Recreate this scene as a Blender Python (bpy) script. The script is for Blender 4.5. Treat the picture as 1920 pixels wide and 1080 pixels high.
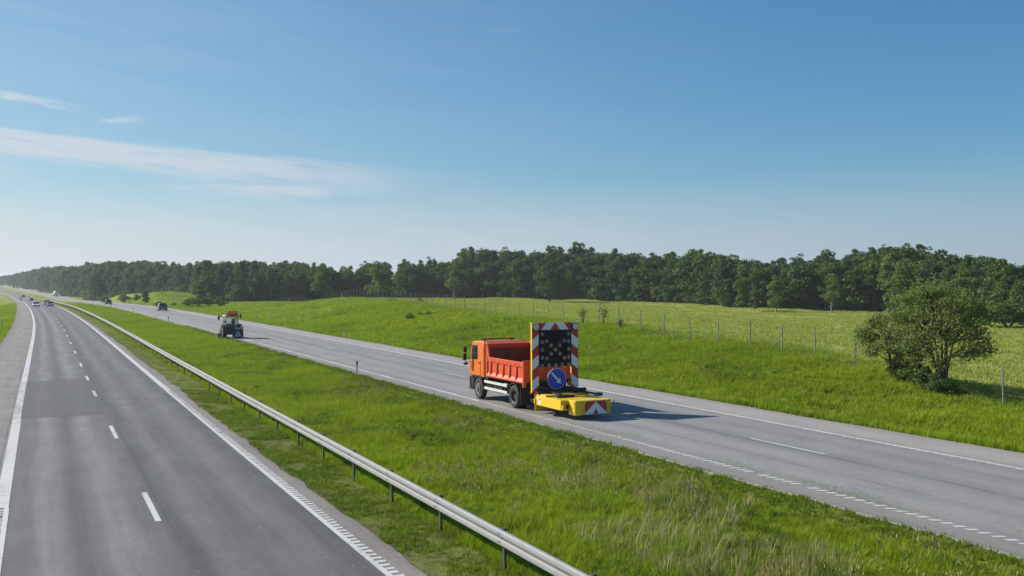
import bpy, bmesh, math, random
import numpy as np
from mathutils import Vector, Matrix

for o in list(bpy.data.objects): bpy.data.objects.remove(o)
scene = bpy.context.scene
COL = scene.collection
R = math.radians

# ------------------------------------------------------------------ camera
CAM_H = 6.019
cam_d = bpy.data.cameras.new('camera'); cam = bpy.data.objects.new('camera', cam_d); COL.objects.link(cam)
cam_d.sensor_width = 36.0; cam_d.lens = 1850.0/1920.0*36.0
cam_d.clip_start = 0.1; cam_d.clip_end = 20000
cam.matrix_world = Matrix.Translation((0, 0, CAM_H)) @ Matrix.Rotation(R(90)-0.00393, 4, 'X') @ Matrix.Rotation(-0.0044, 4, 'Z')
scene.camera = cam

# ------------------------------------------------------------------ sun and sky
SUN_DIR = Vector((-0.923, 0.384, math.tan(R(32.0)))).normalized()      # towards the sun
sl = bpy.data.lights.new('sun', 'SUN'); sl.energy = 5.0; sl.angle = R(0.53); sl.color = (1.0, 0.94, 0.84)
sun = bpy.data.objects.new('sun', sl); COL.objects.link(sun)
sun.rotation_euler = (-SUN_DIR).to_track_quat('-Z', 'Y').to_euler(); sun.location = (-60, 30, 80)

world = bpy.data.worlds.new('World'); scene.world = world; world.use_nodes = True
wn = world.node_tree; wn.nodes.clear()

class NG:
    """small helper round a node tree"""
    def __init__(self, nt): self.nt = nt
    def n(self, t, **kw):
        nd = self.nt.nodes.new(t)
        for k, v in kw.items(): setattr(nd, k, v)
        return nd
    def put(self, sock, v):
        if hasattr(v, 'is_output') or isinstance(v, bpy.types.NodeSocket): self.nt.links.new(v, sock)
        else: sock.default_value = v
    def m(self, op, a, b=0.0, c=0.0, clamp=False):
        nd = self.n('ShaderNodeMath', operation=op, use_clamp=clamp)
        self.put(nd.inputs[0], a); self.put(nd.inputs[1], b); self.put(nd.inputs[2], c)
        return nd.outputs[0]
    def rng(self, v, a, b, c=0.0, d=1.0, smooth=True):
        nd = self.n('ShaderNodeMapRange'); nd.clamp = True
        nd.interpolation_type = 'SMOOTHSTEP' if smooth else 'LINEAR'
        self.put(nd.inputs[0], v)
        for i, x in enumerate((a, b, c, d)): self.put(nd.inputs[1+i], x)
        return nd.outputs[0]
    def mix(self, f, a, b, blend='MIX'):
        nd = self.n('ShaderNodeMix', data_type='RGBA', blend_type=blend)
        self.put(nd.inputs[0], f)
        self.put(nd.inputs[6], a if not isinstance(a, tuple) else (*a[:3], 1)); self.put(nd.inputs[7], b if not isinstance(b, tuple) else (*b[:3], 1))
        return nd.outputs[2]
    def noise(self, vec, scale, detail=4.0, rough=0.55, dist=0.0):
        nd = self.n('ShaderNodeTexNoise'); nd.inputs['Scale'].default_value = scale
        nd.inputs['Detail'].default_value = detail; nd.inputs['Roughness'].default_value = rough
        nd.inputs['Distortion'].default_value = dist
        if vec is not None: self.nt.links.new(vec, nd.inputs['Vector'])
        return nd.outputs[0]
    def xyz(self, x, y, z=0.0):
        nd = self.n('ShaderNodeCombineXYZ')
        for i, v in enumerate((x, y, z)): self.put(nd.inputs[i], v)
        return nd.outputs[0]
    def sep(self, v):
        nd = self.n('ShaderNodeSeparateXYZ'); self.nt.links.new(v, nd.inputs[0]); return nd.outputs
    def ramp(self, f, stops, interp='LINEAR'):
        nd = self.n('ShaderNodeValToRGB'); cr = nd.color_ramp; cr.interpolation = interp
        cr.elements[1].position = min(1, stops[-1][0]); cr.elements[1].color = (*stops[-1][1][:3], 1)
        cr.elements[0].position = max(0, stops[0][0]); cr.elements[0].color = (*stops[0][1][:3], 1)
        for p, c in stops[1:-1]: e = cr.elements.new(p); e.color = (*c[:3], 1)
        self.put(nd.inputs[0], f); return nd.outputs[0]

g = NG(wn)
sky = g.n('ShaderNodeTexSky', sky_type='NISHITA'); sky.sun_disc = False
sky.sun_elevation = R(32.0); sky.sun_rotation = math.atan2(SUN_DIR.x, SUN_DIR.y)
sky.altitude = 100; sky.air_density = 1.0; sky.dust_density = 0.35; sky.ozone_density = 2.2
tc = g.n('ShaderNodeTexCoord'); dx, dy, dz = g.sep(tc.outputs['Generated'])
el = g.m('ARCSINE', dz); az = g.m('ARCTAN2', dx, dy)
sv = g.xyz(g.m('MULTIPLY', az, 5.0), g.m('MULTIPLY', g.m('ADD', el, g.m('MULTIPLY', az, 0.12)), 46.0), 0.0)
st = g.noise(sv, 1.0, 6.0, 0.6, 0.25)                     # streaky cirrus noise
sv2 = g.xyz(g.m('MULTIPLY', az, 14.0), g.m('MULTIPLY', g.m('ADD', el, g.m('MULTIPLY', az, 0.10)), 120.0), 3.0)
st2 = g.noise(sv2, 1.0, 5.0, 0.6, 0.2)
wob = g.m('MULTIPLY', g.m('SUBTRACT', st, 0.5), 0.022)
wob2 = g.m('MULTIPLY', g.m('SUBTRACT', st2, 0.5), 0.012)
def streak(az0, el0, az1, el1, half, strength, up=0.5):
    """one long cirrus streak between two sky directions, ragged by the streak noise"""
    t = g.m('DIVIDE', g.m('SUBTRACT', az, az0), az1-az0)
    e = g.m('SUBTRACT', g.m('SUBTRACT', el, el0), g.m('MULTIPLY', t, el1-el0))
    e = g.m('ADD', g.m('ADD', e, wob), wob2)
    v = g.m('MULTIPLY', g.rng(e, half*up, 0.0), g.rng(e, -half*1.6, -half*0.2))
    w = g.m('MULTIPLY', g.rng(t, -0.08, 0.18), g.rng(t, 1.08, 0.45))
    return g.m('MULTIPLY', g.m('MULTIPLY', v, w), g.m('MULTIPLY', g.rng(st2, 0.32, 0.62, 0.32, 1.0), strength))
parts = [streak(-0.85, 0.1640, -0.03, 0.1070, 0.018, 1.45, 0.35), streak(-0.345, 0.0955, -0.105, 0.0965, 0.008, 0.9, 0.6),
         streak(-0.33, 0.112, -0.09, 0.104, 0.012, 0.5, 0.8), streak(-0.485, 0.173, -0.40, 0.162, 0.004, 0.7, 0.8), streak(-0.395, 0.1555, -0.345, 0.155, 0.0025, 0.7, 0.8), streak(-0.55, 0.106, -0.455, 0.110, 0.010, 0.5, 0.8)]
# a low pale bank that runs on round the horizon, and faint cirrus all over the sky
bank = g.m('MULTIPLY', g.rng(g.m('ADD', el, g.m('MULTIPLY', wob, 0.7)), 0.125, 0.030), g.rng(el, 0.0, 0.05, 1.1, 1.0))
bank = g.m('MULTIPLY', bank, g.rng(g.m('ADD', g.m('MULTIPLY', st, .6), g.m('MULTIPLY', st2, .4)), .36, .62, .68, 1.12))
bank = g.m('MULTIPLY', bank, g.rng(az, -0.3, 0.5, 0.82, 0.66))
wide = g.m('MULTIPLY', g.rng(g.noise(g.xyz(g.m('MULTIPLY', az, 2.2), g.m('MULTIPLY', el, 14.0), 7.0), 1.0, 6.0, 0.62, 0.4), 0.56, 0.80), g.rng(el, 0.55, 0.25, 0.10, 0.22))
side = g.rng(g.m('ADD', g.m('MULTIPLY', dx, SUN_DIR.x), g.m('MULTIPLY', dy, SUN_DIR.y)), -.4, .85)
veil = g.m('MULTIPLY', g.m('MULTIPLY', side, side), g.rng(st, .3, .7, .20, .30))
tot = g.m('MAXIMUM', g.m('ADD', bank, wide), veil)
for p_ in parts: tot = g.m('MAXIMUM', tot, g.m('ADD', p_, g.m('MULTIPLY', tot, g.m('SUBTRACT', 1.0, p_))))
tot = g.m('MINIMUM', tot, 0.85)
sr, sg_, sb = g.sep(sky.outputs[0])     # one tone curve per channel over the whole sky
skyc = g.xyz(g.m('MULTIPLY', g.m('POWER', sr, 1.3), 0.377), g.m('MULTIPLY', g.m('POWER', sg_, 0.95), 0.925), g.m('MULTIPLY', g.m('POWER', sb, 0.70), 1.726))
cloudc = g.mix(side, (3.1, 4.1, 5.4), (6.7, 7.2, 7.8))
bg = g.n('ShaderNodeBackground'); bg.inputs[1].default_value = 0.07
wn.links.new(g.mix(tot, skyc, cloudc), bg.inputs[0])
wo = g.n('ShaderNodeOutputWorld'); wn.links.new(bg.outputs[0], wo.inputs[0])

scene.view_settings.view_transform = 'Standard'; scene.view_settings.look = 'None'
scene.view_settings.gamma = 1.0; scene.view_settings.exposure = 0.50
scene.view_settings.use_curve_mapping = False
scene.render.engine = 'CYCLES'
try: scene.cycles.volume_bounces = 1; scene.cycles.max_bounces = 6; scene.cycles.transparent_max_bounces = 8
except Exception: pass

# ------------------------------------------------------------------ road alignment (station s, offset d to the right)
_S = np.arange(-150.0, 6000.0, 1.0)
_KS = np.array([0, 80, 160, 300, 450, 700, 1100, 1600, 2600]); _KV = np.array([-1.2638e-4, -3.934e-5, 2.1193e-4, 1.6e-6, 6.14e-5, 1.0442e-4, 8.887e-5, 1.0376e-4, 0.0])
_kap = np.interp(_S, _KS, _KV)
_TH = np.concatenate([[0], np.cumsum((_kap[1:]+_kap[:-1])/2)]); _TH += 0.449738-np.interp(0, _S, _TH)
_mid = (_TH[1:]+_TH[:-1])/2
_X = np.concatenate([[0], np.cumsum(-np.sin(_mid))]); _X -= np.interp(0, _S, _X)
_Y = np.concatenate([[0], np.cumsum(np.cos(_mid))]); _Y -= np.interp(0, _S, _Y)
_Z = np.interp(_S, [0, 140, 280, 420, 630, 1000, 1500, 2100, 6000], [0, 0, .282, -.533, -2.192, .328, 7.737, 11.0, 11.0])
_k = np.ones(61)/61; _Z = np.convolve(np.pad(_Z, 30, mode='edge'), _k, mode='valid')
def thS(s): return np.interp(s, _S, _TH)
def zS(s): return np.interp(s, _S, _Z)
def P(s, d):
    t = thS(s); return np.interp(s, _S, _X)+d*np.cos(t), np.interp(s, _S, _Y)+d*np.sin(t)
def SD(X, Y):
    """station and offset of plan points"""
    X = np.atleast_1d(np.asarray(X, float)); Y = np.atleast_1d(np.asarray(Y, float))
    th = .45; s = -np.sin(th)*X+np.cos(th)*Y
    for _ in range(6):
        x0 = np.interp(s, _S, _X); y0 = np.interp(s, _S, _Y); t = thS(s)
        s = s+(-(X-x0)*np.sin(t)+(Y-y0)*np.cos(t))
    x0 = np.interp(s, _S, _X); y0 = np.interp(s, _S, _Y); t = thS(s)
    return s, (X-x0)*np.cos(t)+(Y-y0)*np.sin(t)
A0, A1 = -3.97, 7.25            # near carriageway pavement
B0, B1, BZ = 19.16, 30.71, 0.07 # far carriageway pavement and its height

def vnoise(x, y, seed=0):
    xi = np.floor(x).astype(np.int64); yi = np.floor(y).astype(np.int64); fx = x-xi; fy = y-yi
    fx = fx*fx*(3-2*fx); fy = fy*fy*(3-2*fy)
    def h(a, b):
        n = (a*374761393+b*668265263+seed*974711) & 0x7fffffff
        n = ((n ^ (n >> 13))*1274126177) & 0x7fffffff
        return ((n ^ (n >> 16)) & 0xffff)/65535.0
    return (h(xi, yi)*(1-fx)+h(xi+1, yi)*fx)*(1-fy)+(h(xi, yi+1)*(1-fx)+h(xi+1, yi+1)*fx)*fy
def sstep(a, b, x):
    t = np.clip((x-a)/(b-a), 0, 1); return t*t*(3-2*t)
def fence_d(s): return np.interp(s, [0, 33, 46, 56, 75, 100, 130, 165, 240, 300, 400], [41.5, 43, 45, 46.4, 47.4, 48.8, 51, 56, 66, 72, 80])
def fence_z(s): return np.interp(s, [-60, 0, 33, 46, 56, 66, 75, 90, 105, 120, 135, 165, 190, 215, 240, 262, 285, 305, 345, 372, 400, 6000],
                                 [-.9, -.8, -.2, .67, 1.3, 1.55, 1.75, 1.95, 2.25, 2.4, 2.65, 3.1, 3.3, 2.9, 1.7, .4, .4, .5, .5, .6, .8, .8])
def field_z(s): return np.interp(s, [0, 110, 170, 280, 330, 450, 700, 6000], [-.8, -.6, -.5, 1.0, 1.5, 1.0, 0.5, 0.5])
def ground_z(s, d):
    s, d = np.broadcast_arrays(np.asarray(s, float), np.asarray(d, float)); zp = zS(s)
    bump = (vnoise(s*.35, d*.35, 1)-.5)*.16+(vnoise(s*.09, d*.09, 2)-.5)*.34+(vnoise(s*1.1, d*1.1, 3)-.5)*.06
    tm = np.clip((d-A1)/(B0-A1), 0, 1)
    med = zp+BZ*tm-.03-.38*np.sin(np.pi*tm)+bump*np.minimum(1, 4*tm*(1-tm)*2)*.8
    df = fence_d(s); u = np.clip((d-B1)/(df-B1), 0, 1); e = np.maximum(d-B1, 0)
    far = sstep(360, 420, s)
    zf = fence_z(s)+zp*far
    slope = zp+BZ-.03-.16*np.exp(-((e-2.0)/1.3)**2)+(zf-zp-BZ)*sstep(.08, 1.05, u)
    w = sstep(0, 75, d-df); fld = slope*(1-w)+(field_z(s)+zp*sstep(380, 600, s))*w
    mound = (3.6-.6*sstep(380, 470, s))*sstep(338, 372, s)*sstep(560, 490, s)*sstep(32, 41.5, d)*sstep(66, 47, d)
    right = fld+mound+bump*np.minimum(1, e/3)*1.8
    el_ = np.maximum(A0-d, 0)
    left = zp-.03-.7*sstep(0, 6, el_)+.9*sstep(9, 26, el_)*(.6+.8*vnoise(s*.02, d*.02, 9))+bump*np.minimum(1, el_/3)*1.5
    road = np.where(d < (A1+B0)/2, zp-.14, zp+BZ-.14)
    z = np.where(d < A0, left, np.where(d <= A1, road, np.where(d < B0, med, np.where(d <= B1, road, right))))
    z = np.where((d > A0) & (d < A0+.12), zp-.05, z); z = np.where((d < A1) & (d > A1-.12), zp-.05, z)
    z = np.where((d > B0) & (d < B0+.12), zp+BZ-.05, z); z = np.where((d < B1) & (d > B1-.12), zp+BZ-.05, z)
    return z
def gz(s, d): return float(ground_z(s, d))

# ------------------------------------------------------------------ mesh and object helpers
def tag(o, label=None, cat=None, group=None, kind=None):
    if label: o['label'] = label
    if cat: o['category'] = cat
    if group: o['group'] = group
    if kind: o['kind'] = kind
    return o
def link(o, parent=None):
    COL.objects.link(o)
    if parent is not None: o.parent = parent
    return o
def empty(name, loc=(0, 0, 0), rz=0.0, label=None, cat=None, group=None):
    o = bpy.data.objects.new(name, None); o.empty_display_size = .3; link(o)
    o.location = loc; o.rotation_euler = (0, 0, rz)
    return tag(o, label, cat, group)
def copy_tree(o, parent=None):
    c = o.copy(); COL.objects.link(c); c.parent = parent
    for ch in o.children: copy_tree(ch, c)
    return c
def fast_mesh(name, V, Q):
    """mesh from numpy arrays, Q an (n,3) or (n,4) index array"""
    V = np.asarray(V, np.float32); Q = np.asarray(Q, np.int32); k = Q.shape[1]
    me = bpy.data.meshes.new(name)
    me.vertices.add(len(V)); me.vertices.foreach_set('co', V.ravel())
    me.loops.add(Q.size); me.loops.foreach_set('vertex_index', Q.ravel())
    me.polygons.add(len(Q)); me.polygons.foreach_set('loop_start', np.arange(0, Q.size, k, dtype=np.int32))
    me.update(calc_edges=True); me.validate(); return me

class MB:
    """collects simple shapes; build() links them as one mesh object"""
    def __init__(self): self.v = []; self.f = []
    def add(self, vs, fs):
        b = len(self.v); self.v += [tuple(map(float, x)) for x in vs]; self.f += [tuple(i+b for i in f) for f in fs]; return self
    def box(self, x0, x1, y0, y1, z0, z1):
        return self.add([(x0, y0, z0), (x1, y0, z0), (x1, y1, z0), (x0, y1, z0), (x0, y0, z1), (x1, y0, z1), (x1, y1, z1), (x0, y1, z1)],
                        [(0, 3, 2, 1), (4, 5, 6, 7), (0, 1, 5, 4), (1, 2, 6, 5), (2, 3, 7, 6), (3, 0, 4, 7)])
    def prism(self, poly, a, b, axis='x'):
        """poly of 2D points extruded from a to b; axis x: (y,z), y: (x,z), z: (x,y)"""
        def p3(p, t): return {'x': (t, p[0], p[1]), 'y': (p[0], t, p[1]), 'z': (p[0], p[1], t)}[axis]
        n = len(poly)
        return self.add([p3(p, a) for p in poly]+[p3(p, b) for p in poly],
                        [tuple(range(n-1, -1, -1)), tuple(range(n, 2*n))]+[(i, (i+1) % n, n+(i+1) % n, n+i) for i in range(n)])
    def tube(self, pts, rad, n=8, cap=True):
        pts = [Vector(p) for p in pts]
        if not hasattr(rad, '__len__'): rad = [rad]*len(pts)
        vs = []; fs = []; prev = None
        for i, p in enumerate(pts):
            t = (pts[min(i+1, len(pts)-1)]-pts[max(i-1, 0)]).normalized()
            a = prev if prev is not None else (Vector((1, 0, 0)) if abs(t.x) < .8 else Vector((0, 1, 0)))
            u = (a-t*a.dot(t)).normalized(); prev = u; w = t.cross(u)
            for k in range(n):
                an = 2*math.pi*k/n; vs.append(p+(u*math.cos(an)+w*math.sin(an))*rad[i])
        for i in range(len(pts)-1):
            for k in range(n): fs.append((i*n+k, i*n+(k+1) % n, (i+1)*n+(k+1) % n, (i+1)*n+k))
        if cap: fs.append(tuple(range(n-1, -1, -1))); fs.append(tuple((len(pts)-1)*n+k for k in range(n)))
        return self.add(vs, fs)
    def lathe_x(self, prof, cx, cy, cz, n=24):
        """profile of (x offset, radius) turned round the x axis"""
        vs = []; fs = []; m = len(prof)
        for k in range(n):
            an = 2*math.pi*k/n
            for (x, r) in prof: vs.append((cx+x, cy+r*math.cos(an), cz+r*math.sin(an)))
        for k in range(n):
            for i in range(m-1): fs.append((k*m+i, k*m+i+1, ((k+1) % n)*m+i+1, ((k+1) % n)*m+i))
        return self.add(vs, fs)
    def disc_y(self, cx, cz, r, y0, y1, n=20):
        return self.prism([(cx+r*math.cos(2*math.pi*k/n), cz+r*math.sin(2*math.pi*k/n)) for k in range(n)], y0, y1, 'y')
    def mesh(self, name):
        me = bpy.data.meshes.new(name); me.from_pydata(self.v, [], self.f)
        bm = bmesh.new(); bm.from_mesh(me); bmesh.ops.recalc_face_normals(bm, faces=bm.faces); bm.to_mesh(me); bm.free(); return me
    def build(self, name, mat, parent=None, smooth=False, bevel=0.0):
        me = self.mesh(name); me.materials.append(mat)
        if smooth: me.polygons.foreach_set('use_smooth', [True]*len(me.polygons))
        o = link(bpy.data.objects.new(name, me), parent)
        if bevel:
            md = o.modifiers.new('bevel', 'BEVEL'); md.width = bevel; md.segments = 2; md.limit_method = 'ANGLE'; md.angle_limit = R(40)
        return o

# ------------------------------------------------------------------ materials
def new_mat(name):
    m = bpy.data.materials.new(name); m.use_nodes = True; nt = m.node_tree; nt.nodes.clear()
    h = NG(nt); out = h.n('ShaderNodeOutputMaterial'); return m, h, out
def bsdf(h, out, col, rough=.6, metal=0.0, spec=.5, bump=None, bstr=.3, bdist=.01, coat=0.0):
    b = h.n('ShaderNodeBsdfPrincipled'); h.put(b.inputs['Base Color'], (*col[:3], 1) if isinstance(col, tuple) else col)
    h.put(b.inputs['Roughness'], rough); b.inputs['Metallic'].default_value = metal; b.inputs['Specular IOR Level'].default_value = spec
    if coat: b.inputs['Coat Weight'].default_value = coat; b.inputs['Coat Roughness'].default_value = .12
    if bump is not None:
        bn = h.n('ShaderNodeBump'); bn.inputs['Strength'].default_value = bstr; bn.inputs['Distance'].default_value = bdist
        h.put(bn.inputs['Height'], bump); h.nt.links.new(bn.outputs[0], b.inputs['Normal'])
    h.nt.links.new(b.outputs[0], out.inputs[0]); return b
def paint(name, col, rough=.45, metal=0.0, dirt=.25, dcol=(.16, .14, .115), scale=2.5, coat=0.0, spec=.5):
    """painted or plain surface with blotches of dust and slight uneven gloss"""
    m, h, out = new_mat(name); t = h.n('ShaderNodeTexCoord').outputs['Object']
    n1 = h.noise(t, scale, 6, .6); n2 = h.noise(t, scale*9, 4, .6)
    f = h.m('MULTIPLY', h.rng(h.m('ADD', h.m('MULTIPLY', n1, .7), h.m('MULTIPLY', n2, .3)), .42, .72), dirt)
    c = h.mix(f, col, dcol)
    bsdf(h, out, c, h.rng(n1, .3, .7, rough*.85, min(1, rough*1.25)), metal, spec, coat=coat); return m
M = {}
M['orange'] = paint('orange_paint', (.62, .062, .012), .45, dirt=.38, dcol=(.30, .11, .06), coat=.12)
M['cab_orange'] = paint('cab_orange_paint', (.70, .145, .014), .4, dirt=.32, dcol=(.36, .17, .08), coat=.2)
M['bed_inner'] = paint('worn_load_bed', (.22, .05, .02), .7, dirt=.8, dcol=(.06, .045, .04), scale=1.6)
M['yellow'] = paint('yellow_paint', (.70, .46, .010), .45, dirt=.3, dcol=(.34, .23, .05), coat=.12)
M['black'] = paint('black_plastic', (.015, .015, .017), .55, dirt=.3, dcol=(.05, .045, .04))
M['panel_black'] = paint('matt_black_panel', (.006, .006, .008), .7, dirt=.15, dcol=(.02, .02, .02), spec=.3)
M['chassis'] = paint('dark_chassis_steel', (.022, .022, .024), .6, dirt=.5, dcol=(.07, .06, .05))
M['tyre'] = paint('tyre_rubber', (.022, .022, .023), .85, dirt=.5, dcol=(.075, .07, .062), scale=5)
M['rim'] = paint('grey_rim', (.22, .22, .22), .5, .4, dirt=.5)
M['dark_rim'] = paint('dark_rim', (.05, .05, .052), .5, .3, dirt=.5)
M['alu'] = paint('aluminium_rail', (.62, .61, .58), .45, .15, dirt=.2)
M['red_film'] = paint('red_reflective_film', (.42, .012, .02), .4, dirt=.08)
M['white_film'] = paint('white_reflective_film', (.72, .74, .76), .4, dirt=.12)
M['blue_film'] = paint('blue_reflective_film', (.008, .050, .48), .38, dirt=.05)
M['lens_grey'] = paint('grey_lamp_lens', (.13, .125, .115), .3, dirt=.2, coat=.3)
M['lens_amber'] = paint('pale_amber_lamp_lens', (.27, .155, .115), .3, dirt=.2, coat=.3)
M['lens_white'] = paint('white_lamp_lens', (.50, .52, .56), .2, dirt=.05, coat=.6)
M['amber'] = paint('amber_beacon', (.85, .20, .01), .2, dirt=.0, coat=.5)
M['red_lens'] = paint('red_lamp_lens', (.35, .01, .01), .2, dirt=.0, coat=.5)
M['white'] = paint('white_paint', (.78, .78, .76), .4, dirt=.12, coat=.3)
M['grey_paint'] = paint('light_grey_paint', (.45, .46, .47), .45, dirt=.2)
M['dark_blue'] = paint('dark_blue_paint', (.03, .035, .05), .25, dirt=.1, coat=.6)
M['dark_car'] = paint('black_car_paint', (.02, .021, .023), .22, dirt=.1, coat=.8)
M['silver_car'] = paint('silver_car_paint', (.55, .56, .57), .3, .3, dirt=.1, coat=.5)
M['steel'] = paint('galvanised_steel', (.30, .31, .305), .55, .15, dirt=.4, dcol=(.19, .185, .175), scale=1.4)
M['post_steel'] = paint('weathered_post_steel', (.055, .058, .058), .6, .2, dirt=.4, dcol=(.12, .11, .10), scale=4)
M['fence_post'] = paint('grey_fence_post', (.23, .235, .225), .75, dirt=.5, dcol=(.13, .13, .11), scale=3)
M['wire'] = paint('fence_wire', (.20, .21, .20), .5, .4, dirt=.2)
M['grey_lettering'] = paint('grey_lettering', (.13, .13, .13), .6, dirt=.2)
m, h, out = new_mat('tinted_glass')
b = bsdf(h, out, (.018, .026, .026), .06, 0, .6); M['glass'] = m
m, h, out = new_mat('clear_cab_glass')
gl = h.n('ShaderNodeBsdfGlossy'); gl.inputs['Roughness'].default_value = .04; tr = h.n('ShaderNodeBsdfTransparent'); tr.inputs[0].default_value = (.80, .85, .84, 1)
mx = h.n('ShaderNodeMixShader'); fr = h.n('ShaderNodeFresnel'); fr.inputs[0].default_value = 1.5
m.node_tree.links.new(fr.outputs[0], mx.inputs[0]); m.node_tree.links.new(tr.outputs[0], mx.inputs[1]); m.node_tree.links.new(gl.outputs[0], mx.inputs[2])
m.node_tree.links.new(mx.outputs[0], out.inputs[0]); M['cab_glass'] = m

def uv_sd(h):
    """u = offset d, v = station s, metres"""
    uv = h.n('ShaderNodeUVMap', uv_map='sd').outputs[0]; a = h.sep(uv); return a[0], a[1]
def asphalt(name, lo, hi, stops, crack_d, clip=None, patchy=.25, tone=1.0):
    m, h, out = new_mat(name); d, s = uv_sd(h)
    wav = h.noise(h.xyz(h.m('MULTIPLY', d, .6), h.m('MULTIPLY', s, .05)), 1.0, 4, .6)
    dd = h.m('ADD', d, h.m('MULTIPLY', h.m('SUBTRACT', wav, .5), .7))
    f = h.rng(dd, lo, hi, 0, 1, False)
    c = h.ramp(f, [((p-lo)/(hi-lo), tuple(x*tone for x in col)) for p, col in stops], 'EASE')
    pos = h.xyz(d, s)
    streak_ = h.noise(h.xyz(h.m('MULTIPLY', d, 3.0), h.m('MULTIPLY', s, .12)), 1.0, 5, .62)
    blot = h.noise(h.xyz(h.m('MULTIPLY', d, .8), h.m('MULTIPLY', s, .35)), 1.0, 5, .6)
    grain = h.noise(pos, 19.0, 4, .8); grain2 = h.noise(pos, 5.0, 5, .75)
    k = h.m('ADD', h.m('MULTIPLY', streak_, .34), h.m('ADD', h.m('MULTIPLY', blot, .40), h.m('ADD', h.m('MULTIPLY', grain, .34), h.m('MULTIPLY', grain2, .30))))
    k = h.rng(k, .46, .88, 1-patchy, 1+patchy, False)
    c = h.mix(1.0, c, h.n('ShaderNodeCombineXYZ').outputs[0], 'MULTIPLY') if False else c
    sp_ = h.rng(h.noise(pos, 26.0, 2, .9), .34, .66, .80, 1.20, False); k = h.m('MULTIPLY', k, sp_)
    kc = h.xyz(h.m('MULTIPLY', k, 1.03), h.m('MULTIPLY', k, .99), h.m('MULTIPLY', k, .94)); c = h.mix(1.0, c, kc, 'MULTIPLY')
    # longitudinal joint: an irregular dark sealed crack
    for dc, wid in crack_d:
        ww = h.noise(h.xyz(s, dc), .9, 5, .65); q = h.m('ABSOLUTE', h.m('SUBTRACT', h.m('SUBTRACT', d, dc), h.m('MULTIPLY', h.m('SUBTRACT', ww, .5), .16)))
        mk = h.m('MULTIPLY', h.rng(q, wid, wid*.4), h.rng(h.noise(h.xyz(h.m('MULTIPLY', s, .11), dc), 1.0, 4, .6), .42, .52, .15, .85))
        c = h.mix(mk, c, (.045, .044, .045))
    # fine transverse cracks here and there
    vo = h.n('ShaderNodeTexVoronoi', feature='DISTANCE_TO_EDGE'); vo.inputs['Scale'].default_value = 1.0
    h.put(vo.inputs['Vector'], h.xyz(h.m('ADD', h.m('MULTIPLY', d, .16), h.m('MULTIPLY', wav, .5)), h.m('ADD', h.m('MULTIPLY', s, .085), h.m('MULTIPLY', blot, .12))))
    ck = h.m('MULTIPLY', h.rng(vo.outputs[0], .004, .0015), h.rng(streak_, .45, .60, 0, .30))
    c = h.mix(ck, c, (.06, .058, .056))
    if clip:   # mown grass thrown on the pavement beside the edge line
        c0, c1, c2 = clip
        sp = h.noise(pos, 7.0, 6, .75); big = h.noise(h.xyz(h.m('MULTIPLY', d, .7), h.m('MULTIPLY', s, .22)), 1.0, 4, .6)
        band = h.m('MULTIPLY', h.rng(d, c0-.25, c0+.25), h.rng(d, c2, c1)); band = h.m('MULTIPLY', band, h.rng(s, 118, 95))
        th_ = h.m('SUBTRACT', .80, h.m('MULTIPLY', big, .52))
        c = h.mix(h.m('MULTIPLY', h.m('MULTIPLY', band, h.rng(sp, th_, h.m('ADD', th_, .10))), .85), c, (.105, .125, .045))
    sk = h.n('ShaderNodeTexVoronoi'); sk.inputs['Scale'].default_value = 1.0; h.put(sk.inputs['Vector'], h.xyz(h.m('MULTIPLY', d, 1.1), h.m('MULTIPLY', s, 1.1)))
    c = h.mix(h.rng(sk.outputs['Distance'], .045, .03, 0, .5), c, (.34, .33, .31))
    rg = h.rng(k, .7, 1.3, .82, .68, False)
    bsdf(h, out, c, rg, 0, .42, bump=h.m('ADD', grain, grain2), bstr=.35, bdist=.012); return m
near_stops = [(-4.0, (.165, .152, .146)), (-2.6, (.205, .188, .181)), (-1.15, (.185, .174, .169)), (-.95, (.105, .105, .11)), (-.35, (.105, .106, .111)), (.15, (.165, .167, .172)), (.95, (.082, .083, .087)), (1.7, (.172, .174, .178)),
              (2.45, (.115, .116, .12)), (3.1, (.072, .073, .076)), (3.75, (.128, .129, .132)), (4.5, (.095, .096, .099)), (5.4, (.130, .131, .134)), (6.35, (.080, .081, .084)), (6.70, (.205, .188, .18)), (7.3, (.195, .178, .168))]
far_stops = [(19.1, (.19, .185, .175)), (20.0, (.205, .202, .196)), (20.5, (.20, .20, .198)), (21.4, (.235, .237, .24)), (22.3, (.205, .207, .21)), (23.2, (.228, .23, .233)), (24.5, (.175, .177, .18)), (25.4, (.215, .217, .222)),
             (26.3, (.185, .187, .192)), (27.2, (.215, .216, .22)), (28.0, (.19, .188, .19)), (28.4, (.27, .255, .25)), (29.6, (.285, .27, .262)), (30.8, (.24, .225, .21))]
M['asphalt_near'] = asphalt('asphalt_near', -4.0, 7.3, near_stops, [(2.98, .05), (-1.2, .03)], patchy=.46, tone=.88)
M['asphalt_far'] = asphalt('asphalt_far', 19.1, 30.8, far_stops, [(24.35, .055), (22.4, .03), (28.5, .03)], clip=(20.2, 20.7, 22.3), patchy=.26, tone=1.0)
M['asphalt_patch'] = asphalt('asphalt_patch', -1.0, 3.0, [(-1.0, (.066, .067, .07)), (.1, (.086, .087, .091)), (.9, (.070, .071, .075)), (1.8, (.085, .086, .09)), (3.0, (.068, .069, .072))], [], patchy=.2, tone=.95)
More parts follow.
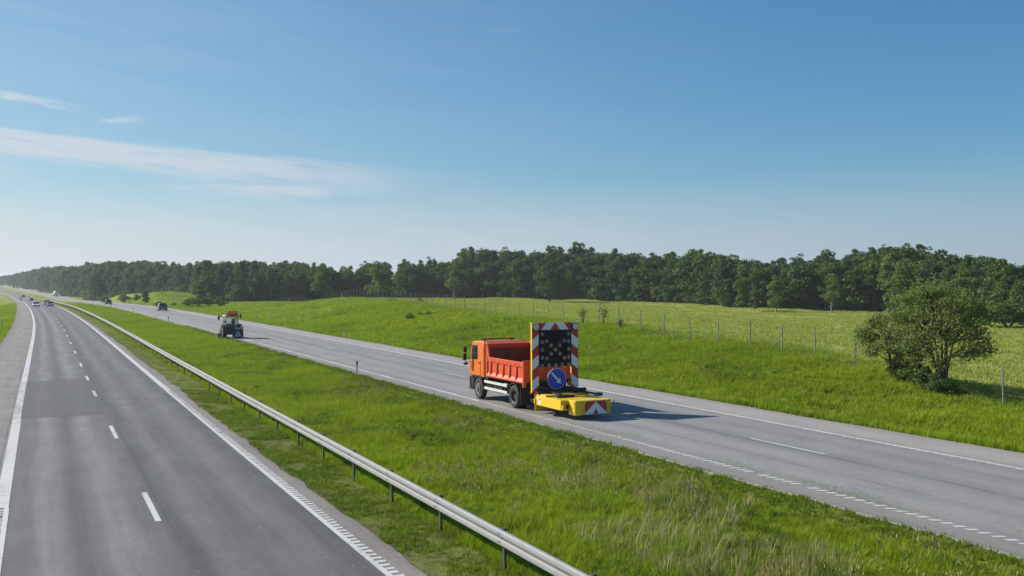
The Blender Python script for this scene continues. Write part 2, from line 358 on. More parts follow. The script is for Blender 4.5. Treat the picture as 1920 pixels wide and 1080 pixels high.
def marking(name, wear):
    m, h, out = new_mat(name); d, s = uv_sd(h); pos = h.xyz(d, s)
    n = h.noise(pos, 5.0, 6, .7); n2 = h.noise(h.xyz(h.m('MULTIPLY', d, 1.5), h.m('MULTIPLY', s, .25)), 1.0, 4, .6)
    f = h.rng(h.m('ADD', h.m('MULTIPLY', n, .6), h.m('MULTIPLY', n2, .4)), .52-wear*.2, .66-wear*.1, 0, .25+wear)
    bsdf(h, out, h.mix(f, (.53, .525, .51), (.23, .225, .215)), .6, 0, .4); return m
M['mark'] = marking('road_marking_paint', .25); M['mark_worn'] = marking('worn_road_marking_paint', .6)

def grass_tone(h, meadow=None, dry=None):
    """real variation of sward colour over the ground, from world position"""
    pos = h.n('ShaderNodeNewGeometry').outputs['Position']; x, y, z = h.sep(pos); p2 = h.xyz(x, y, 0)
    a = h.noise(p2, .055, 5, .6); b_ = h.noise(p2, .32, 5, .62); c_ = h.noise(p2, 1.9, 4, .65)
    t = h.rng(h.m('ADD', h.m('MULTIPLY', a, .45), h.m('ADD', h.m('MULTIPLY', b_, .35), h.m('MULTIPLY', c_, .2))), .34, .66, 0, 1, False)
    col = h.ramp(t, [(0, (.125, .170, .016)), (.3, (.185, .260, .012)), (.55, (.245, .335, .012)), (.8, (.305, .370, .020)), (1, (.335, .345, .05))])
    ol = h.noise(p2, .85, 5, .7); col = h.mix(h.rng(ol, .52, .70, 0, .75), col, (.185, .165, .060))
    return col, t, p2
def leafy(name, colf, transl=.42, rough=.65, spec=.12):
    m, h, out = new_mat(name); c = colf(h)
    b = h.n('ShaderNodeBsdfPrincipled'); h.put(b.inputs['Base Color'], c); b.inputs['Roughness'].default_value = rough; b.inputs['Specular IOR Level'].default_value = spec
    t = h.n('ShaderNodeBsdfTranslucent'); h.put(t.inputs[0], h.mix(1.0, c, (1.05, 1.15, .6), 'MULTIPLY'))
    mx = h.n('ShaderNodeMixShader'); mx.inputs[0].default_value = transl
    m.node_tree.links.new(b.outputs[0], mx.inputs[1]); m.node_tree.links.new(t.outputs[0], mx.inputs[2]); m.node_tree.links.new(mx.outputs[0], out.inputs[0]); return m
def obj_random(h): return h.n('ShaderNodeObjectInfo').outputs['Random']
def c_grass(h):
    col, t, p2 = grass_tone(h); r = obj_random(h)
    return h.mix(h.rng(r, .0, 1.0, 0, .5, False), col, h.ramp(r, [(0, (.12, .18, .012)), (.5, (.235, .320, .012)), (.82, (.31, .37, .022)), (1, (.40, .38, .12))]))
def c_meadow(h):
    col, t, p2 = grass_tone(h); r = obj_random(h)
    return h.mix(.72, col, h.ramp(r, [(0, (.31, .335, .085)), (.5, (.35, .37, .10)), (1, (.41, .40, .14))]))
def c_straw(h):
    r = obj_random(h); return h.ramp(r, [(0, (.30, .25, .13)), (.5, (.42, .35, .21)), (1, (.50, .43, .29))])
def c_sedge(h):
    r = obj_random(h); return h.ramp(r, [(0, (.055, .105, .018)), (1, (.09, .155, .024))])
def c_cut(h):
    r = obj_random(h); col, t, p2 = grass_tone(h); return h.mix(.55, col, h.ramp(r, [(0, (.10, .13, .03)), (.45, (.17, .18, .05)), (.75, (.27, .25, .12)), (1, (.33, .29, .17))]))
def c_mown(h):
    r = obj_random(h); col, t, p2 = grass_tone(h); return h.mix(.5, col, h.ramp(r, [(0, (.05, .10, .016)), (.6, (.10, .16, .024)), (1, (.18, .21, .06))]))
M['blade'] = leafy('grass_blades', c_grass); M['meadow_blade'] = leafy('meadow_blades', c_meadow); M['straw'] = leafy('dry_stalks', c_straw, .25)
M['seed'] = leafy('seed_heads', lambda h: h.ramp(obj_random(h), [(0, (.22, .16, .085)), (.6, (.30, .24, .12)), (1, (.38, .34, .18))]), .25)
M['sedge'] = leafy('dark_sedge', c_sedge); M['cut'] = leafy('cut_grass', c_cut, .25); M['mown'] = leafy('mown_grass', c_mown, .3)

# ground: sward / soil, zones from a vertex attribute (meadow, bare soil, mown, forest floor)
m, h, out = new_mat('ground_cover')
zn = h.n('ShaderNodeVertexColor', layer_name='zone'); zr, zg, zb = h.sep(zn.outputs[0]); za = zn.outputs[1]
col, t, p2 = grass_tone(h)
n1 = h.noise(p2, 3.0, 6, .7); n2 = h.noise(p2, .9, 5, .65)
col = h.mix(h.rng(n1, .35, .7, 0, .6), h.mix(1.0, col, (.80, .80, .80), 'MULTIPLY'), (.075, .085, .02))
col = h.mix(h.m('MULTIPLY', zr, .8), col, h.mix(n2, (.30, .325, .08), (.36, .365, .115)))
col = h.mix(h.m('MULTIPLY', zb, h.rng(n1, .3, .65, .35, .95)), col, h.mix(h.rng(n2, .35, .65), (.13, .16, .035), (.21, .20, .085)))
col = h.mix(h.m('MULTIPLY', zg, h.rng(n1, .30, .55, .4, 1.0)), col, h.mix(n2, (.085, .070, .052), (.17, .145, .115)))
col = h.mix(za, col, h.mix(n1, (.03, .028, .016), (.05, .06, .02)))
bsdf(h, out, col, .95, 0, .1, bump=h.m('ADD', n1, h.noise(p2, 11.0, 5, .7)), bstr=.6, bdist=.12); M['ground'] = m

def c_leaf(lo, mid, hi):
    def f(h):
        r = obj_random(h); p = h.n('ShaderNodeNewGeometry'); n = h.noise(p.outputs['Position'], .55, 4, .6)
        c = h.ramp(r, [(0, lo), (.55, mid), (1, hi)])
        return h.mix(h.rng(n, .3, .7, 0, .55), c, tuple(x*1.45 for x in mid))
    return f
M['leaf_broad'] = leafy('broadleaf_foliage', c_leaf((.038, .074, .022), (.064, .112, .029), (.102, .156, .038)), .30)
M['leaf_birch'] = leafy('birch_foliage', c_leaf((.070, .108, .024), (.102, .155, .030), (.140, .192, .040)), .34)
M['leaf_aspen'] = leafy('aspen_foliage', c_leaf((.060, .100, .036), (.086, .134, .046), (.116, .168, .058)), .32)
M['leaf_bright'] = leafy('bright_young_foliage', c_leaf((.085, .15, .025), (.10, .17, .028), (.12, .19, .032)), .38)
M['needle'] = leafy('conifer_needles', c_leaf((.018, .040, .018), (.024, .052, .022), (.034, .064, .026)), .12)
M['leaf_pine'] = leafy('pine_needles', c_leaf((.030, .060, .022), (.042, .076, .026), (.054, .088, .030)), .18)
M['leaf_shrub'] = leafy('shrub_foliage', c_leaf((.066, .108, .030), (.086, .136, .036), (.108, .158, .044)), .38)
M['leaf_roadside'] = leafy('roadside_tree_foliage', c_leaf((.125, .165, .052), (.145, .19, .06), (.165, .205, .066)), .48)
m, h, out = new_mat('bark'); t_ = h.n('ShaderNodeTexCoord').outputs['Object']; n_ = h.noise(t_, 6.0, 6, .7)
bsdf(h, out, h.ramp(n_, [(.3, (.028, .022, .017)), (.7, (.085, .072, .058))]), .9, 0, .2, bump=n_, bstr=.6, bdist=.03); M['bark'] = m
m, h, out = new_mat('pale_bark'); t_ = h.n('ShaderNodeTexCoord').outputs['Object']; n_ = h.noise(t_, 4.0, 6, .75)
bsdf(h, out, h.ramp(n_, [(.35, (.05, .045, .04)), (.55, (.36, .35, .32))]), .85, 0, .2, bump=n_, bstr=.4, bdist=.02); M['pale_bark'] = m

# ------------------------------------------------------------------ ground sheet
s_rows = np.concatenate([np.arange(-100, 0, 5), np.arange(0, 160, 1.4), np.arange(160, 420, 3.5), np.arange(420, 1000, 12), np.arange(1000, 2000, 45), np.arange(2000, 5801, 190)])
d_cols = np.concatenate([[-2500, -1500, -900, -500, -300, -200, -140, -100, -75, -55, -42, -33, -26], np.arange(-21, A0-.3, .8), [A0-.05, A0+.05, A0+.14, 1.5, A1-.14, A1-.05],
                         np.arange(A1+.05, B0, .5), [B0+.05, B0+.14, 25, B1-.14, B1-.05], np.arange(B1+.05, 72, .8), np.arange(72, 200, 4), np.arange(200, 520, 20), np.arange(520, 3200, 200)])
d_cols = np.unique(np.round(d_cols, 3))
SS, DD = np.meshgrid(s_rows, d_cols, indexing='ij'); GX, GY = P(SS, DD); GZ = ground_z(SS, DD)
ni, nj = SS.shape; idx = np.arange(ni*nj).reshape(ni, nj)
Q = np.stack([idx[:-1, :-1], idx[:-1, 1:], idx[1:, 1:], idx[1:, :-1]], -1).reshape(-1, 4)
me = fast_mesh('ground', np.stack([GX, GY, GZ], -1).reshape(-1, 3), Q); me.materials.append(M['ground'])
# forest boundary in plan (right part seen across the meadow, left part along the motorway)
_bp = np.array([(2500, 120), (2250, 128), (2100, 136), (1920, 155), (1840, 175), (1760, 200), (1660, 226), (1500, 233), (1390, 247), (1280, 279), (1160, 302), (1060, 322), (900, 344), (700, 345), (560, 335), (430, 338), (380, 350)], float)
FB = np.stack([(_bp[:, 0]-960)/1850*_bp[:, 1], _bp[:, 1]], 1)
_ls = np.arange(400, 2300, 12.0); _lx, _ly = P(_ls, np.interp(_ls, [400, 470, 520, 570, 2300], [66, 56, 48, 39, 39])+4*np.sin(_ls*.03)); FB = np.concatenate([FB, np.stack([_lx, _ly], 1)])
def behind_forest(X, Y):
    """metres behind the forest edge as seen from the camera (positive inside the forest)"""
    a = np.arctan2(X, Y); fa = np.arctan2(FB[:, 0], FB[:, 1]); fr_ = np.hypot(FB[:, 0], FB[:, 1]); o = np.argsort(fa)
    return np.hypot(X, Y)-np.interp(a, fa[o], fr_[o])
mead = sstep(-1, 5, DD-fence_d(SS))*(SS < 420)
dirt = np.maximum(np.maximum(sstep(1.6, .2, DD-B1)*(DD > B1-.5), .85*sstep(.5, .0, DD-A1)*(DD < 12)*(DD > A1-.3)), np.maximum(.5*sstep(.4, 0, B0-DD)*(DD < B0+.3), .9*sstep(.7, .1, A0-DD)*(DD < A0+.3)))
mown = np.maximum(sstep(2.6, 1.0, DD-A1)*(DD > A1)*.9, sstep(1.7, .9, B0-DD)*(DD < B0)*(DD > 15)*.35)
fl = sstep(-3, 3, behind_forest(GX, GY))*(DD > 31)
ca = me.color_attributes.new('zone', 'FLOAT_COLOR', 'POINT')
ca.data.foreach_set('color', np.stack([mead*(1-fl), dirt, mown, fl], -1).astype(np.float32).ravel())
me.polygons.foreach_set('use_smooth', np.ones(len(Q), bool))
ground = link(bpy.data.objects.new('ground', me)); tag(ground, 'grassy verge, median and meadow ground', None, None, 'structure')

# ------------------------------------------------------------------ carriageways and their markings
def sd_sheet(name, s_list, d_lists, z_off, mat, parent=None, skirt=0.0):
    """sheet in road coordinates; d_lists gives the offsets for each row; carries an 'sd' UV map"""
    s_list = np.asarray(s_list, float); D = np.asarray(d_lists, float)
    if D.ndim == 1: D = np.tile(D, (len(s_list), 1))
    S2 = np.repeat(s_list[:, None], D.shape[1], 1); x, y = P(S2, D); z = zS(S2)+z_off
    if skirt: z[:, 0] -= skirt; z[:, -1] -= skirt
    n, k = S2.shape; ix = np.arange(n*k).reshape(n, k)
    q = np.stack([ix[:-1, :-1], ix[:-1, 1:], ix[1:, 1:], ix[1:, :-1]], -1).reshape(-1, 4)
    me = fast_mesh(name, np.stack([x, y, z], -1).reshape(-1, 3), q); me.materials.append(mat)
    me.polygons.foreach_set('use_smooth', np.zeros(len(me.polygons), bool))
    uv = me.uv_layers.new(name='sd'); li = np.empty(len(me.loops), np.int32); me.loops.foreach_get('vertex_index', li)
    uv.data.foreach_set('uv', np.stack([D.ravel()[li], S2.ravel()[li]], -1).astype(np.float32).ravel())
    return link(bpy.data.objects.new(name, me), parent)
r_rows = np.concatenate([np.arange(-100, 0, 4), np.arange(0, 120, .5), np.arange(120, 400, 2.5), np.arange(400, 2000, 10), np.arange(2000, 5801, 100)])
def edge_jit(s, seed, amp): return (vnoise(s*.9, s*0, seed)-.5)*amp+(vnoise(s*.18, s*0, seed+5)-.5)*amp*1.6
def carriageway(d0, d1, zo, mat, seed, name):
    j0 = edge_jit(r_rows, seed, .16); j1 = edge_jit(r_rows, seed+1, .16)
    D = np.stack([d0-.12+j0, d0+j0]+[np.full_like(r_rows, d0+(d1-d0)*t) for t in (.2, .4, .6, .8)]+[d1+j1, d1+.12+j1], 1)
    o = sd_sheet(name, r_rows, D, zo, mat, skirt=.22); tag(o, None, None, None, 'structure'); return o
road_a = carriageway(A0, A1, 0.0, M['asphalt_near'], 21, 'road')
road_b = carriageway(B0, B1, BZ, M['asphalt_far'], 31, 'road')
road_a['label'] = 'dark grey two-lane carriageway beside the steel guardrail'; road_b['label'] = 'light grey carriageway with the orange truck on it'
pr = np.arange(50.0, 69.9, .5); pj = edge_jit(pr, 71, .05)
sd_sheet('asphalt_patch', pr, np.stack([np.full_like(pr, -.74)+pj, np.full_like(pr, 1.0), np.full_like(pr, 2.86)+pj*2], 1), .004, M['asphalt_patch'], road_a)
def band(name, s0, s1, d0, d1, zo, mat, parent, step=2.0):
    n = max(2, int((s1-s0)/step)+1); return sd_sheet(name, np.linspace(s0, s1, n), [d0, d1], zo, mat, parent)
def ribs(name, s0, s1, pitch, length, d0, d1, zo, mat, parent, skew=0.0, seed=0):
    V = []; F = []; U = []; rn = np.random.default_rng(seed)
    for i, s in enumerate(np.arange(s0, s1, pitch)):
        if rn.random() < .04: continue
        w = length*rn.uniform(.8, 1.1); e = d1+rn.uniform(-.015, .015)
        for (a, dd_) in ((s, d0), (s+skew, e), (s+skew+w, e), (s+w, d0)):
            x, y = P(a, dd_); V.append((float(x), float(y), float(zS(a))+zo)); U.append((dd_, a))
        b = len(V)-4; F.append((b, b+1, b+2, b+3))
    me = fast_mesh(name, V, F); me.materials.append(mat); uv = me.uv_layers.new(name='sd'); uv.data.foreach_set('uv', np.array(U, np.float32).ravel())
    o = link(bpy.data.objects.new(name, me), parent); o['kind'] = 'stuff'; return o
band('edge_line', -90, 60, 6.47, 6.60, .006, M['mark'], road_a); ribs('edge_line_ribs', -20, 60, .30, .17, 6.60, 6.80, .006, M['mark'], road_a, seed=1)
band('edge_line', 60, 1900, 6.47, 6.78, .006, M['mark'], road_a, 4)
band('edge_line', -90, 30, -.86, -.73, .009, M['mark'], road_a); ribs('edge_line_ribs', -20, 30, .26, .17, -1.12, -.86, .009, M['mark'], road_a, seed=2)
band('edge_line', 30, 50, -1.10, -.75, .009, M['mark'], road_a); band('edge_line', 50, 69.5, -1.12, -.78, .009, M['mark_worn'], road_a); band('edge_line', 69.5, 1900, -1.10, -.76, .009, M['mark'], road_a, 4)
zb = BZ+.006
ribs('edge_line_ribs', 0, 46, .36, .18, 20.07, 20.34, zb, M['mark'], road_b, skew=-.14, seed=3); band('edge_line', -90, 0, 20.06, 20.34, zb, M['mark_worn'], road_b); band('edge_line', 46, 1900, 20.06, 20.34, zb, M['mark_worn'], road_b, 4)
ribs('edge_line_ribs', 0, 40, .36, .25, 28.03, 28.16, zb, M['mark'], road_b, skew=-.12, seed=4); band('edge_line', 0, 40, 28.16, 28.28, zb, M['mark'], road_b); band('edge_line', -90, 0, 28.03, 28.27, zb, M['mark_worn'], road_b); band('edge_line', 40, 1900, 28.03, 28.27, zb, M['mark'], road_b, 4)
dash_c = [-3.4, 12.6, 28.55, 43.75, 59.8, 70.1, 82.2]+[82.2+16.1*i for i in range(1, 60)]
for c_ in dash_c:
    w_ = .075
    L_ = 1.95 if c_ < 55 or c_ > 72 else 1.7
    o = band('lane_dash', c_-L_, c_+L_, 2.75-w_, 2.75+w_, .009, M['mark_worn'] if 55 < c_ < 62 else M['mark'], road_a, 1.0)
for c_ in [12.4+16.0*i for i in range(-2, 62)]:
    band('lane_dash', c_+15.76-2.0, c_+15.76+2.0, 24.53, 24.66, zb, M['mark'] if c_ < 40 else M['mark_worn'], road_b, 1.0)

# ------------------------------------------------------------------ placing
def at(s, d, z=None):
    x, y = P(s, d); return (float(x), float(y), gz(s, d) if z is None else z)
def on_road(s, d): return at(s, d, float(zS(s))+(BZ if d > 15 else 0.0))
def th(s): return float(thS(s))

# ------------------------------------------------------------------ median guardrail
GPITCH = 3.74
beam_prof = [(0, .768), (.058, .764), (.080, .748), (.084, .70), (.080, .650), (.055, .634), (0, .630), (0, .584), (.055, .580), (.080, .564), (.084, .515), (.080, .466), (.058, .450), (0, .446)]
def beam_mesh(L):
    b = MB(); n = len(beam_prof); vs = []; fs = []
    for y in (-.06, L+.06):
        lap = .004 if y < 0 else 0
        vs += [(-p-lap, y, z) for p, z in beam_prof]+[(-p-lap+.006, y, z) for p, z in beam_prof]
    m_ = 2*n
    for i in range(n-1): fs += [(i, i+1, m_+i+1, m_+i), (n+i+1, n+i, m_+n+i, m_+n+i+1)]
    fs += [(0, m_, m_+n, n), (n-1, 2*n-1, m_+2*n-1, m_+n-1)]
    for k in (0, m_):
        for i in range(n-1): fs.append((k+i, k+n+i, k+n+i+1, k+i+1))
    b.add(vs, fs); return b
def post_mb(): return MB().box(.03, .036, -.05, .05, -.35, .745).box(.036, .085, -.05, -.044, -.35, .745).box(.036, .085, .044, .05, -.35, .745).box(0, .03, -.04, .04, .56, .66).box(.018, .10, -.056, .056, .735, .80)
def bolts_mb():
    b = MB()
    for z in (.690, .524):
        for y in (-.04, .04): b.box(-.096, -.078, y-.012, y+.012, z-.012, z+.012)
    b.box(-.03, .0, -.02, .02, .592, .622); return b
def guardrail(s0, s1, d0, near_until, label, flip=False):
    r = empty('guardrail', at(s0, d0, 0.0), 0, label, 'guardrail')
    base = Vector(r.location); sg = -1 if flip else 1
    rm = beam_mesh(GPITCH).mesh('rail'); rm.materials.append(M['steel']); pm = post_mb().mesh('post'); pm.materials.append(M['post_steel']); bm_ = bolts_mb().mesh('splice_bolts'); bm_.materials.append(M['post_steel'])
    far_r = MB(); far_p = MB(); rn = random.Random(4)
    s = s0
    while s < s1:
        x, y = P(s, d0); x2, y2 = P(s+GPITCH, d0); z = float(zS(s)); z2 = float(zS(s+GPITCH))
        p0 = Vector((float(x), float(y), z))-base; p1 = Vector((float(x2), float(y2), z2))-base
        dirv = p1-p0; yaw = math.atan2(-dirv.x, dirv.y); pit = math.atan2(dirv.z, math.hypot(dirv.x, dirv.y))
        mw = Matrix.Translation(p0) @ Matrix.Rotation(yaw, 4, 'Z') @ Matrix.Rotation(pit, 4, 'X') @ Matrix.Scale(sg, 4, (1, 0, 0))
        if s < near_until:
            for nm, mesh_ in (('rail', rm), ('post', pm), ('splice_bolts', bm_)):
                o = link(bpy.data.objects.new(nm, mesh_), r)
                if nm == 'splice_bolts': o['kind'] = 'stuff'
                o.matrix_local = mw @ (Matrix.Rotation(rn.uniform(-.03, .03), 4, 'Y') if nm == 'post' else Matrix.Rotation(rn.uniform(-.004, .004), 4, 'Y'))
        else:
            for src, dst in ((beam_mesh(GPITCH), far_r), (post_mb(), far_p)): dst.add([mw @ Vector(v) for v in src.v], src.f)
        s += GPITCH
    if far_r.v: far_r.build('distant_rails', M['steel'], r)['kind'] = 'stuff'; far_p.build('distant_posts', M['post_steel'], r)['kind'] = 'stuff'
    return r
guardrail(19.1-GPITCH*8, 1150, 8.93, 330, 'long galvanised steel guardrail on dark posts along the grass median')
guardrail(935, 1085, 32.0, 0, 'short distant pale guardrail at the foot of the roadside forest')

# ------------------------------------------------------------------ wildlife fence on the slope
fr = empty('wildlife_fence', at(30, float(fence_d(30))), 0, 'long wire mesh fence on thin grey posts along the top of the grass slope', 'fence')
FB0 = Vector(fr.location); rn = random.Random(8)
fence_s = [25.4, 29.4, 33.6]
while fence_s[-1] < 330: fence_s.append(fence_s[-1]+3.95+rn.uniform(-.12, .12))
fpts = []
pmesh = MB().tube([(0, 0, -.4), (0, 0, 2.02)], .040, 8).mesh('fence_post'); pmesh.materials.append(M['fence_post'])
for i, s in enumerate(fence_s):
    d = float(fence_d(s)); p = Vector(at(s, d)); fpts.append(p)
    o = link(bpy.data.objects.new('fence_post', pmesh), fr); o.location = p-FB0; o.rotation_euler = (rn.uniform(-.025, .025), rn.uniform(-.025, .025), rn.random()*6)
def brace(i, direction):
    p = fpts[i]; q = fpts[i+direction]; e = p.lerp(q, .42); e.z -= .05
    MB().tube([p-FB0+Vector((0, 0, 1.35)), e-FB0+Vector((0, 0, 0))], .032, 6).build('brace', M['fence_post'], fr)
def near_post(px):
    best = min(range(len(fpts)), key=lambda i: abs(960+1850*fpts[i].x/fpts[i].y-px)); return best
for px, dirs in ((1480, (1,)), (1236, (1, -1)), (844, (1, -1)), (640, (1, -1))):
    for dd_ in dirs: brace(near_post(px), dd_)
wm = MB()
for i in range(len(fpts)-1):
    a, b_ = fpts[i]-FB0, fpts[i+1]-FB0
    for zz in (.08, .2, .34, .5, .68, .88, 1.1, 1.35, 1.62, 1.9): wm.tube([a+Vector((0, 0, zz)), b_+Vector((0, 0, zz))], .0022, 3, False)
    if fence_s[i] < 170:
        for k in range(1, 14):
            q = a.lerp(b_, k/14); wm.tube([q+Vector((0, 0, .08)), q+Vector((0, 0, 1.9))], .0017, 3, False)
wm.build('wire_mesh', M['wire'], fr)

# ------------------------------------------------------------------ delineator posts
def delineator(s, d, label, group=None, lean=0.0):
    r = empty('delineator_post', at(s, d), th(s), label, 'road post', group)
    MB().prism([(-.06, -.03), (.06, -.03), (.045, .04), (-.045, .04)], -.2, .74, 'z').build('post_foot', M['white'], r)
    MB().prism([(-.062, -.032), (.062, -.032), (.047, .042), (-.047, .042)], .74, .97, 'z').build('black_band', M['black'], r)
    MB().prism([(-.06, -.03), (.06, -.03), (.045, .04), (-.045, .04)], .97, 1.05, 'z').build('post_cap', M['white'], r)
    MB().box(-.022, .022, -.037, -.03, .78, .93).build('reflector', M['lens_amber'], r)
    r.rotation_euler = (lean, lean*.6, th(s)); return r
delineator(62.8, 18.72, 'white road post with black band on the median edge, nearest the orange truck', lean=.02)
for s, d in ((169, 18.75), (229, 18.8), (288, 18.8)): delineator(s, d, 'small distant white road post on the median edge beyond the tractor', 'distant median road posts')
delineator(109.7, 31.1, 'white road post at the foot of the grass slope, between truck and tractor', lean=-.03)
delineator(161, 31.4, 'small white road post at the foot of the grass slope beyond the tractor')
delineator(158.5, -5.0, 'white road post on the grass verge beside the paved shoulder')

# ------------------------------------------------------------------ wheels
def wheel(parent, cx, cy, r, w, side, rim_mat, deep=.06, rim=.56, name='wheel', n=28):
    """side -1: outer face to the left"""
    t = MB(); hw = w/2; rr = r*rim
    t.lathe_x([(-hw*.8, rr), (-hw, rr*1.18), (-hw, r*.86), (-hw*.86, r*.965), (-hw*.55, r), (hw*.55, r), (hw*.86, r*.965), (hw, r*.86), (hw, rr*1.18), (hw*.8, rr)], cx, cy, r, n)
    o = t.build('tyre', M['tyre'], None, True)
    root = o; root.name = name; root.parent = parent
    x0 = cx+side*(hw*.8); ri = MB()
    ri.lathe_x([(0, rr*1.02), (side*-.02, rr*.93), (side*-deep, rr*.86), (side*-deep, rr*.42), (side*(-deep+.07), rr*.36), (side*(-deep+.08), .001)], x0, cy, r, n)
    ro = ri.build('rim', rim_mat, root, False)
    b = MB()
    for k in range(8):
        an = 2*math.pi*k/8; yy = cy+rr*.6*math.cos(an); zz = r+rr*.6*math.sin(an); q = rr*.075
        b.box(x0-side*deep-.012, x0-side*deep+side*.02+.001, yy-q, yy+q, zz-q, zz+q)
    b.build('wheel_nuts', M['chassis'], root)
    return root

# ------------------------------------------------------------------ orange tipper truck
TS, TD = 42.71, 21.74
trk = empty('dump_truck', on_road(TS, TD), th(TS), 'orange dump truck with open tipper body and black side mirrors, stopped on the motorway', 'truck')
def mk(name, mb, mat, parent=None, **kw): return mb.build(name, M[mat], parent if parent is not None else trk, **kw)
ch = MB(); ch.box(-.46, -.36, -1.75, 4.9, .78, 1.06).box(.36, .46, -1.75, 4.9, .78, 1.06)
for y in (-1.6, -.6, .7, 1.9, 3.2, 4.6): ch.box(-.36, .36, y-.06, y+.06, .80, 1.02)
ch.tube([(-1.0, 0, .55), (1.0, 0, .55)], .11, 10).tube([(-1.0, 4.22, .55), (1.0, 4.22, .55)], .09, 10).tube([(0, .1, .6), (0, 3.6, .85)], .06, 8)
mk('chassis', ch, 'chassis')
mk('fuel_tank', MB().box(-1.12, -.55, 1.5, 2.55, .52, 1.05), 'chassis', bevel=.06)
mk('battery_box', MB().box(-1.1, -.55, 2.7, 3.35, .55, 1.0), 'black', bevel=.03)
mk('air_tank', MB().tube([(-1.0, .95, .95), (-1.0, 1.42, .95)], .13, 12), 'rim')
mk('air_tank', MB().tube([(-.8, .85, .66), (-.8, 1.45, .66)], .12, 12), 'chassis')
for z in (.60, .93): mk('side_guard_rail', MB().box(-1.235, -1.205, .72, 3.42, z, z+.13), 'alu', bevel=.008)
for y in (1.0, 2.1, 3.2): mk('guard_bracket', MB().box(-1.205, -.46, y-.03, y+.03, .62, .68).box(-1.205, -1.17, y-.03, y+.03, .6, 1.05), 'chassis')
for z in (.60, .93): mk('side_guard_rail', MB().box(1.205, 1.235, .72, 3.42, z, z+.13), 'alu', bevel=.008)
for sx in (-1, 1):
    wheel(trk, sx*1.07, 4.22, .55, .31, sx, M['rim'], -.05)
    wheel(trk, sx*1.07, 0, .55, .30, sx, M['dark_rim'], .14); wheel(trk, sx*.74, 0, .55, .30, sx, M['dark_rim'], .05)
    f = MB()   # rear mudguard
    pr_ = [(.66*math.cos(a), .55+.66*math.sin(a)) for a in np.linspace(R(10), R(170), 12)]+[(.62*math.cos(a), .55+.62*math.sin(a)) for a in np.linspace(R(170), R(10), 12)]
    for i in range(11): f.prism([pr_[i], pr_[i+1], pr_[22-i], pr_[23-i]], sx*.56, sx*1.235, 'x')
    mk('mudguard', f, 'black')
    mk('mudflap', MB().box(sx*.56 if sx > 0 else -1.235, 1.235 if sx > 0 else -.56, -.80, -.77, .22, 1.18), 'black')
    q = [(4.22+.70*math.cos(a), .55+.70*math.sin(a)) for a in np.linspace(R(-5), R(185), 14)]+[(4.22+.62*math.cos(a), .55+.62*math.sin(a)) for a in np.linspace(R(185), R(-5), 14)]
    f = MB()
    for i in range(13): f.prism([q[i], q[i+1], q[26-i], q[27-i]], sx*.8, sx*1.24, 'x')
    mk('wheel_arch', f, 'black')
mk('rear_underrun_bar', MB().box(-1.1, 1.1, -1.74, -1.62, .48, .62), 'chassis')
for sx in (-1, 1): mk('tail_lamp', MB().box(sx*.95-.2, sx*.95+.2, -1.70, -1.62, .82, .96), 'red_lens')
# cab
cabp = [(3.55, 1.16), (5.30, 1.16), (5.40, 1.30), (5.43, 1.78), (5.22, 2.72), (5.10, 2.90), (4.85, 2.98), (3.72, 3.02), (3.55, 2.92)]
cab = mk('cab', MB().prism(cabp, -1.17, 1.17, 'x'), 'cab_orange', bevel=.05)
for sx in (-1, 1):
    X0 = sx*1.172; X1 = sx*1.192
    dr = mk('door', MB().prism([(4.02, 1.22), (5.22, 1.22), (5.30, 1.80), (5.24, 2.02), (4.02, 2.02)], X0, X1, 'x'), 'cab_orange', cab, bevel=.012)
    mk('door_handle', MB().box(min(X1, X1+sx*.03), max(X1, X1+sx*.03), 4.10, 4.26, 1.86, 1.91), 'black', dr)
    mk('side_window', MB().prism([(4.42, 2.04), (5.20, 2.02), (5.07, 2.72), (4.42, 2.74)], X0, sx*1.184, 'x'), 'glass', cab)
    mk('window_seal', MB().prism([(4.38, 2.0), (5.24, 1.98), (5.09, 2.77), (4.38, 2.79)], sx*1.168, sx*1.178, 'x'), 'black', cab)
    mk('step', MB().box(min(sx*.95, sx*1.2), max(sx*.95, sx*1.2), 4.95, 5.38, .50, 1.15), 'black', cab, bevel=.03)
    mk('air_intake_panel', MB().box(min(sx*1.17, sx*1.185), max(sx*1.17, sx*1.185), 3.62, 3.9, 1.3, 2.7), 'cab_orange', cab)
    mr = mk('mirror', MB().box(sx*1.5-.09, sx*1.5+.09, 5.24, 5.36, 2.36, 2.66).box(sx*1.52-.09, sx*1.52+.09, 5.24, 5.36, 1.95, 2.31).box(sx*1.46-.10, sx*1.46+.10, 5.22, 5.4, 1.70, 1.84), 'black', cab, bevel=.03)
    mk('mirror_arm', MB().tube([(sx*1.15, 5.15, 2.72), (sx*1.32, 5.26, 2.76), (sx*1.46, 5.28, 2.70), (sx*1.47, 5.29, 1.86), (sx*1.18, 5.2, 1.88)], .02, 6), 'black', cab)
    mk('headlamp', MB().box(sx*.85-.2, sx*.85+.2, 5.44, 5.5, .72, .95), 'lens_white', cab)
    mk('wind_deflector', MB().box(min(sx*1.17, sx*1.2), max(sx*1.17, sx*1.2), 5.24, 5.46, 1.25, 1.85), 'cab_orange', cab, bevel=.012)
mk('windscreen', MB().prism([(5.435, 1.82), (5.445, 1.82), (5.245, 2.68), (5.235, 2.68)], -1.08, 1.08, 'x'), 'glass', cab)
mk('bumper', MB().box(-1.2, 1.2, 5.05, 5.46, .42, 1.14), 'black', cab, bevel=.05)
mk('rear_window', MB().box(-.55, .55, 3.53, 3.55, 2.2, 2.65), 'glass', cab)
lb = mk('light_bar', MB().box(-.95, .95, 4.28, 4.42, 3.06, 3.12).box(-.8, -.74, 4.3, 4.4, 2.98, 3.07).box(.74, .8, 4.3, 4.4, 2.98, 3.07), 'black', cab)
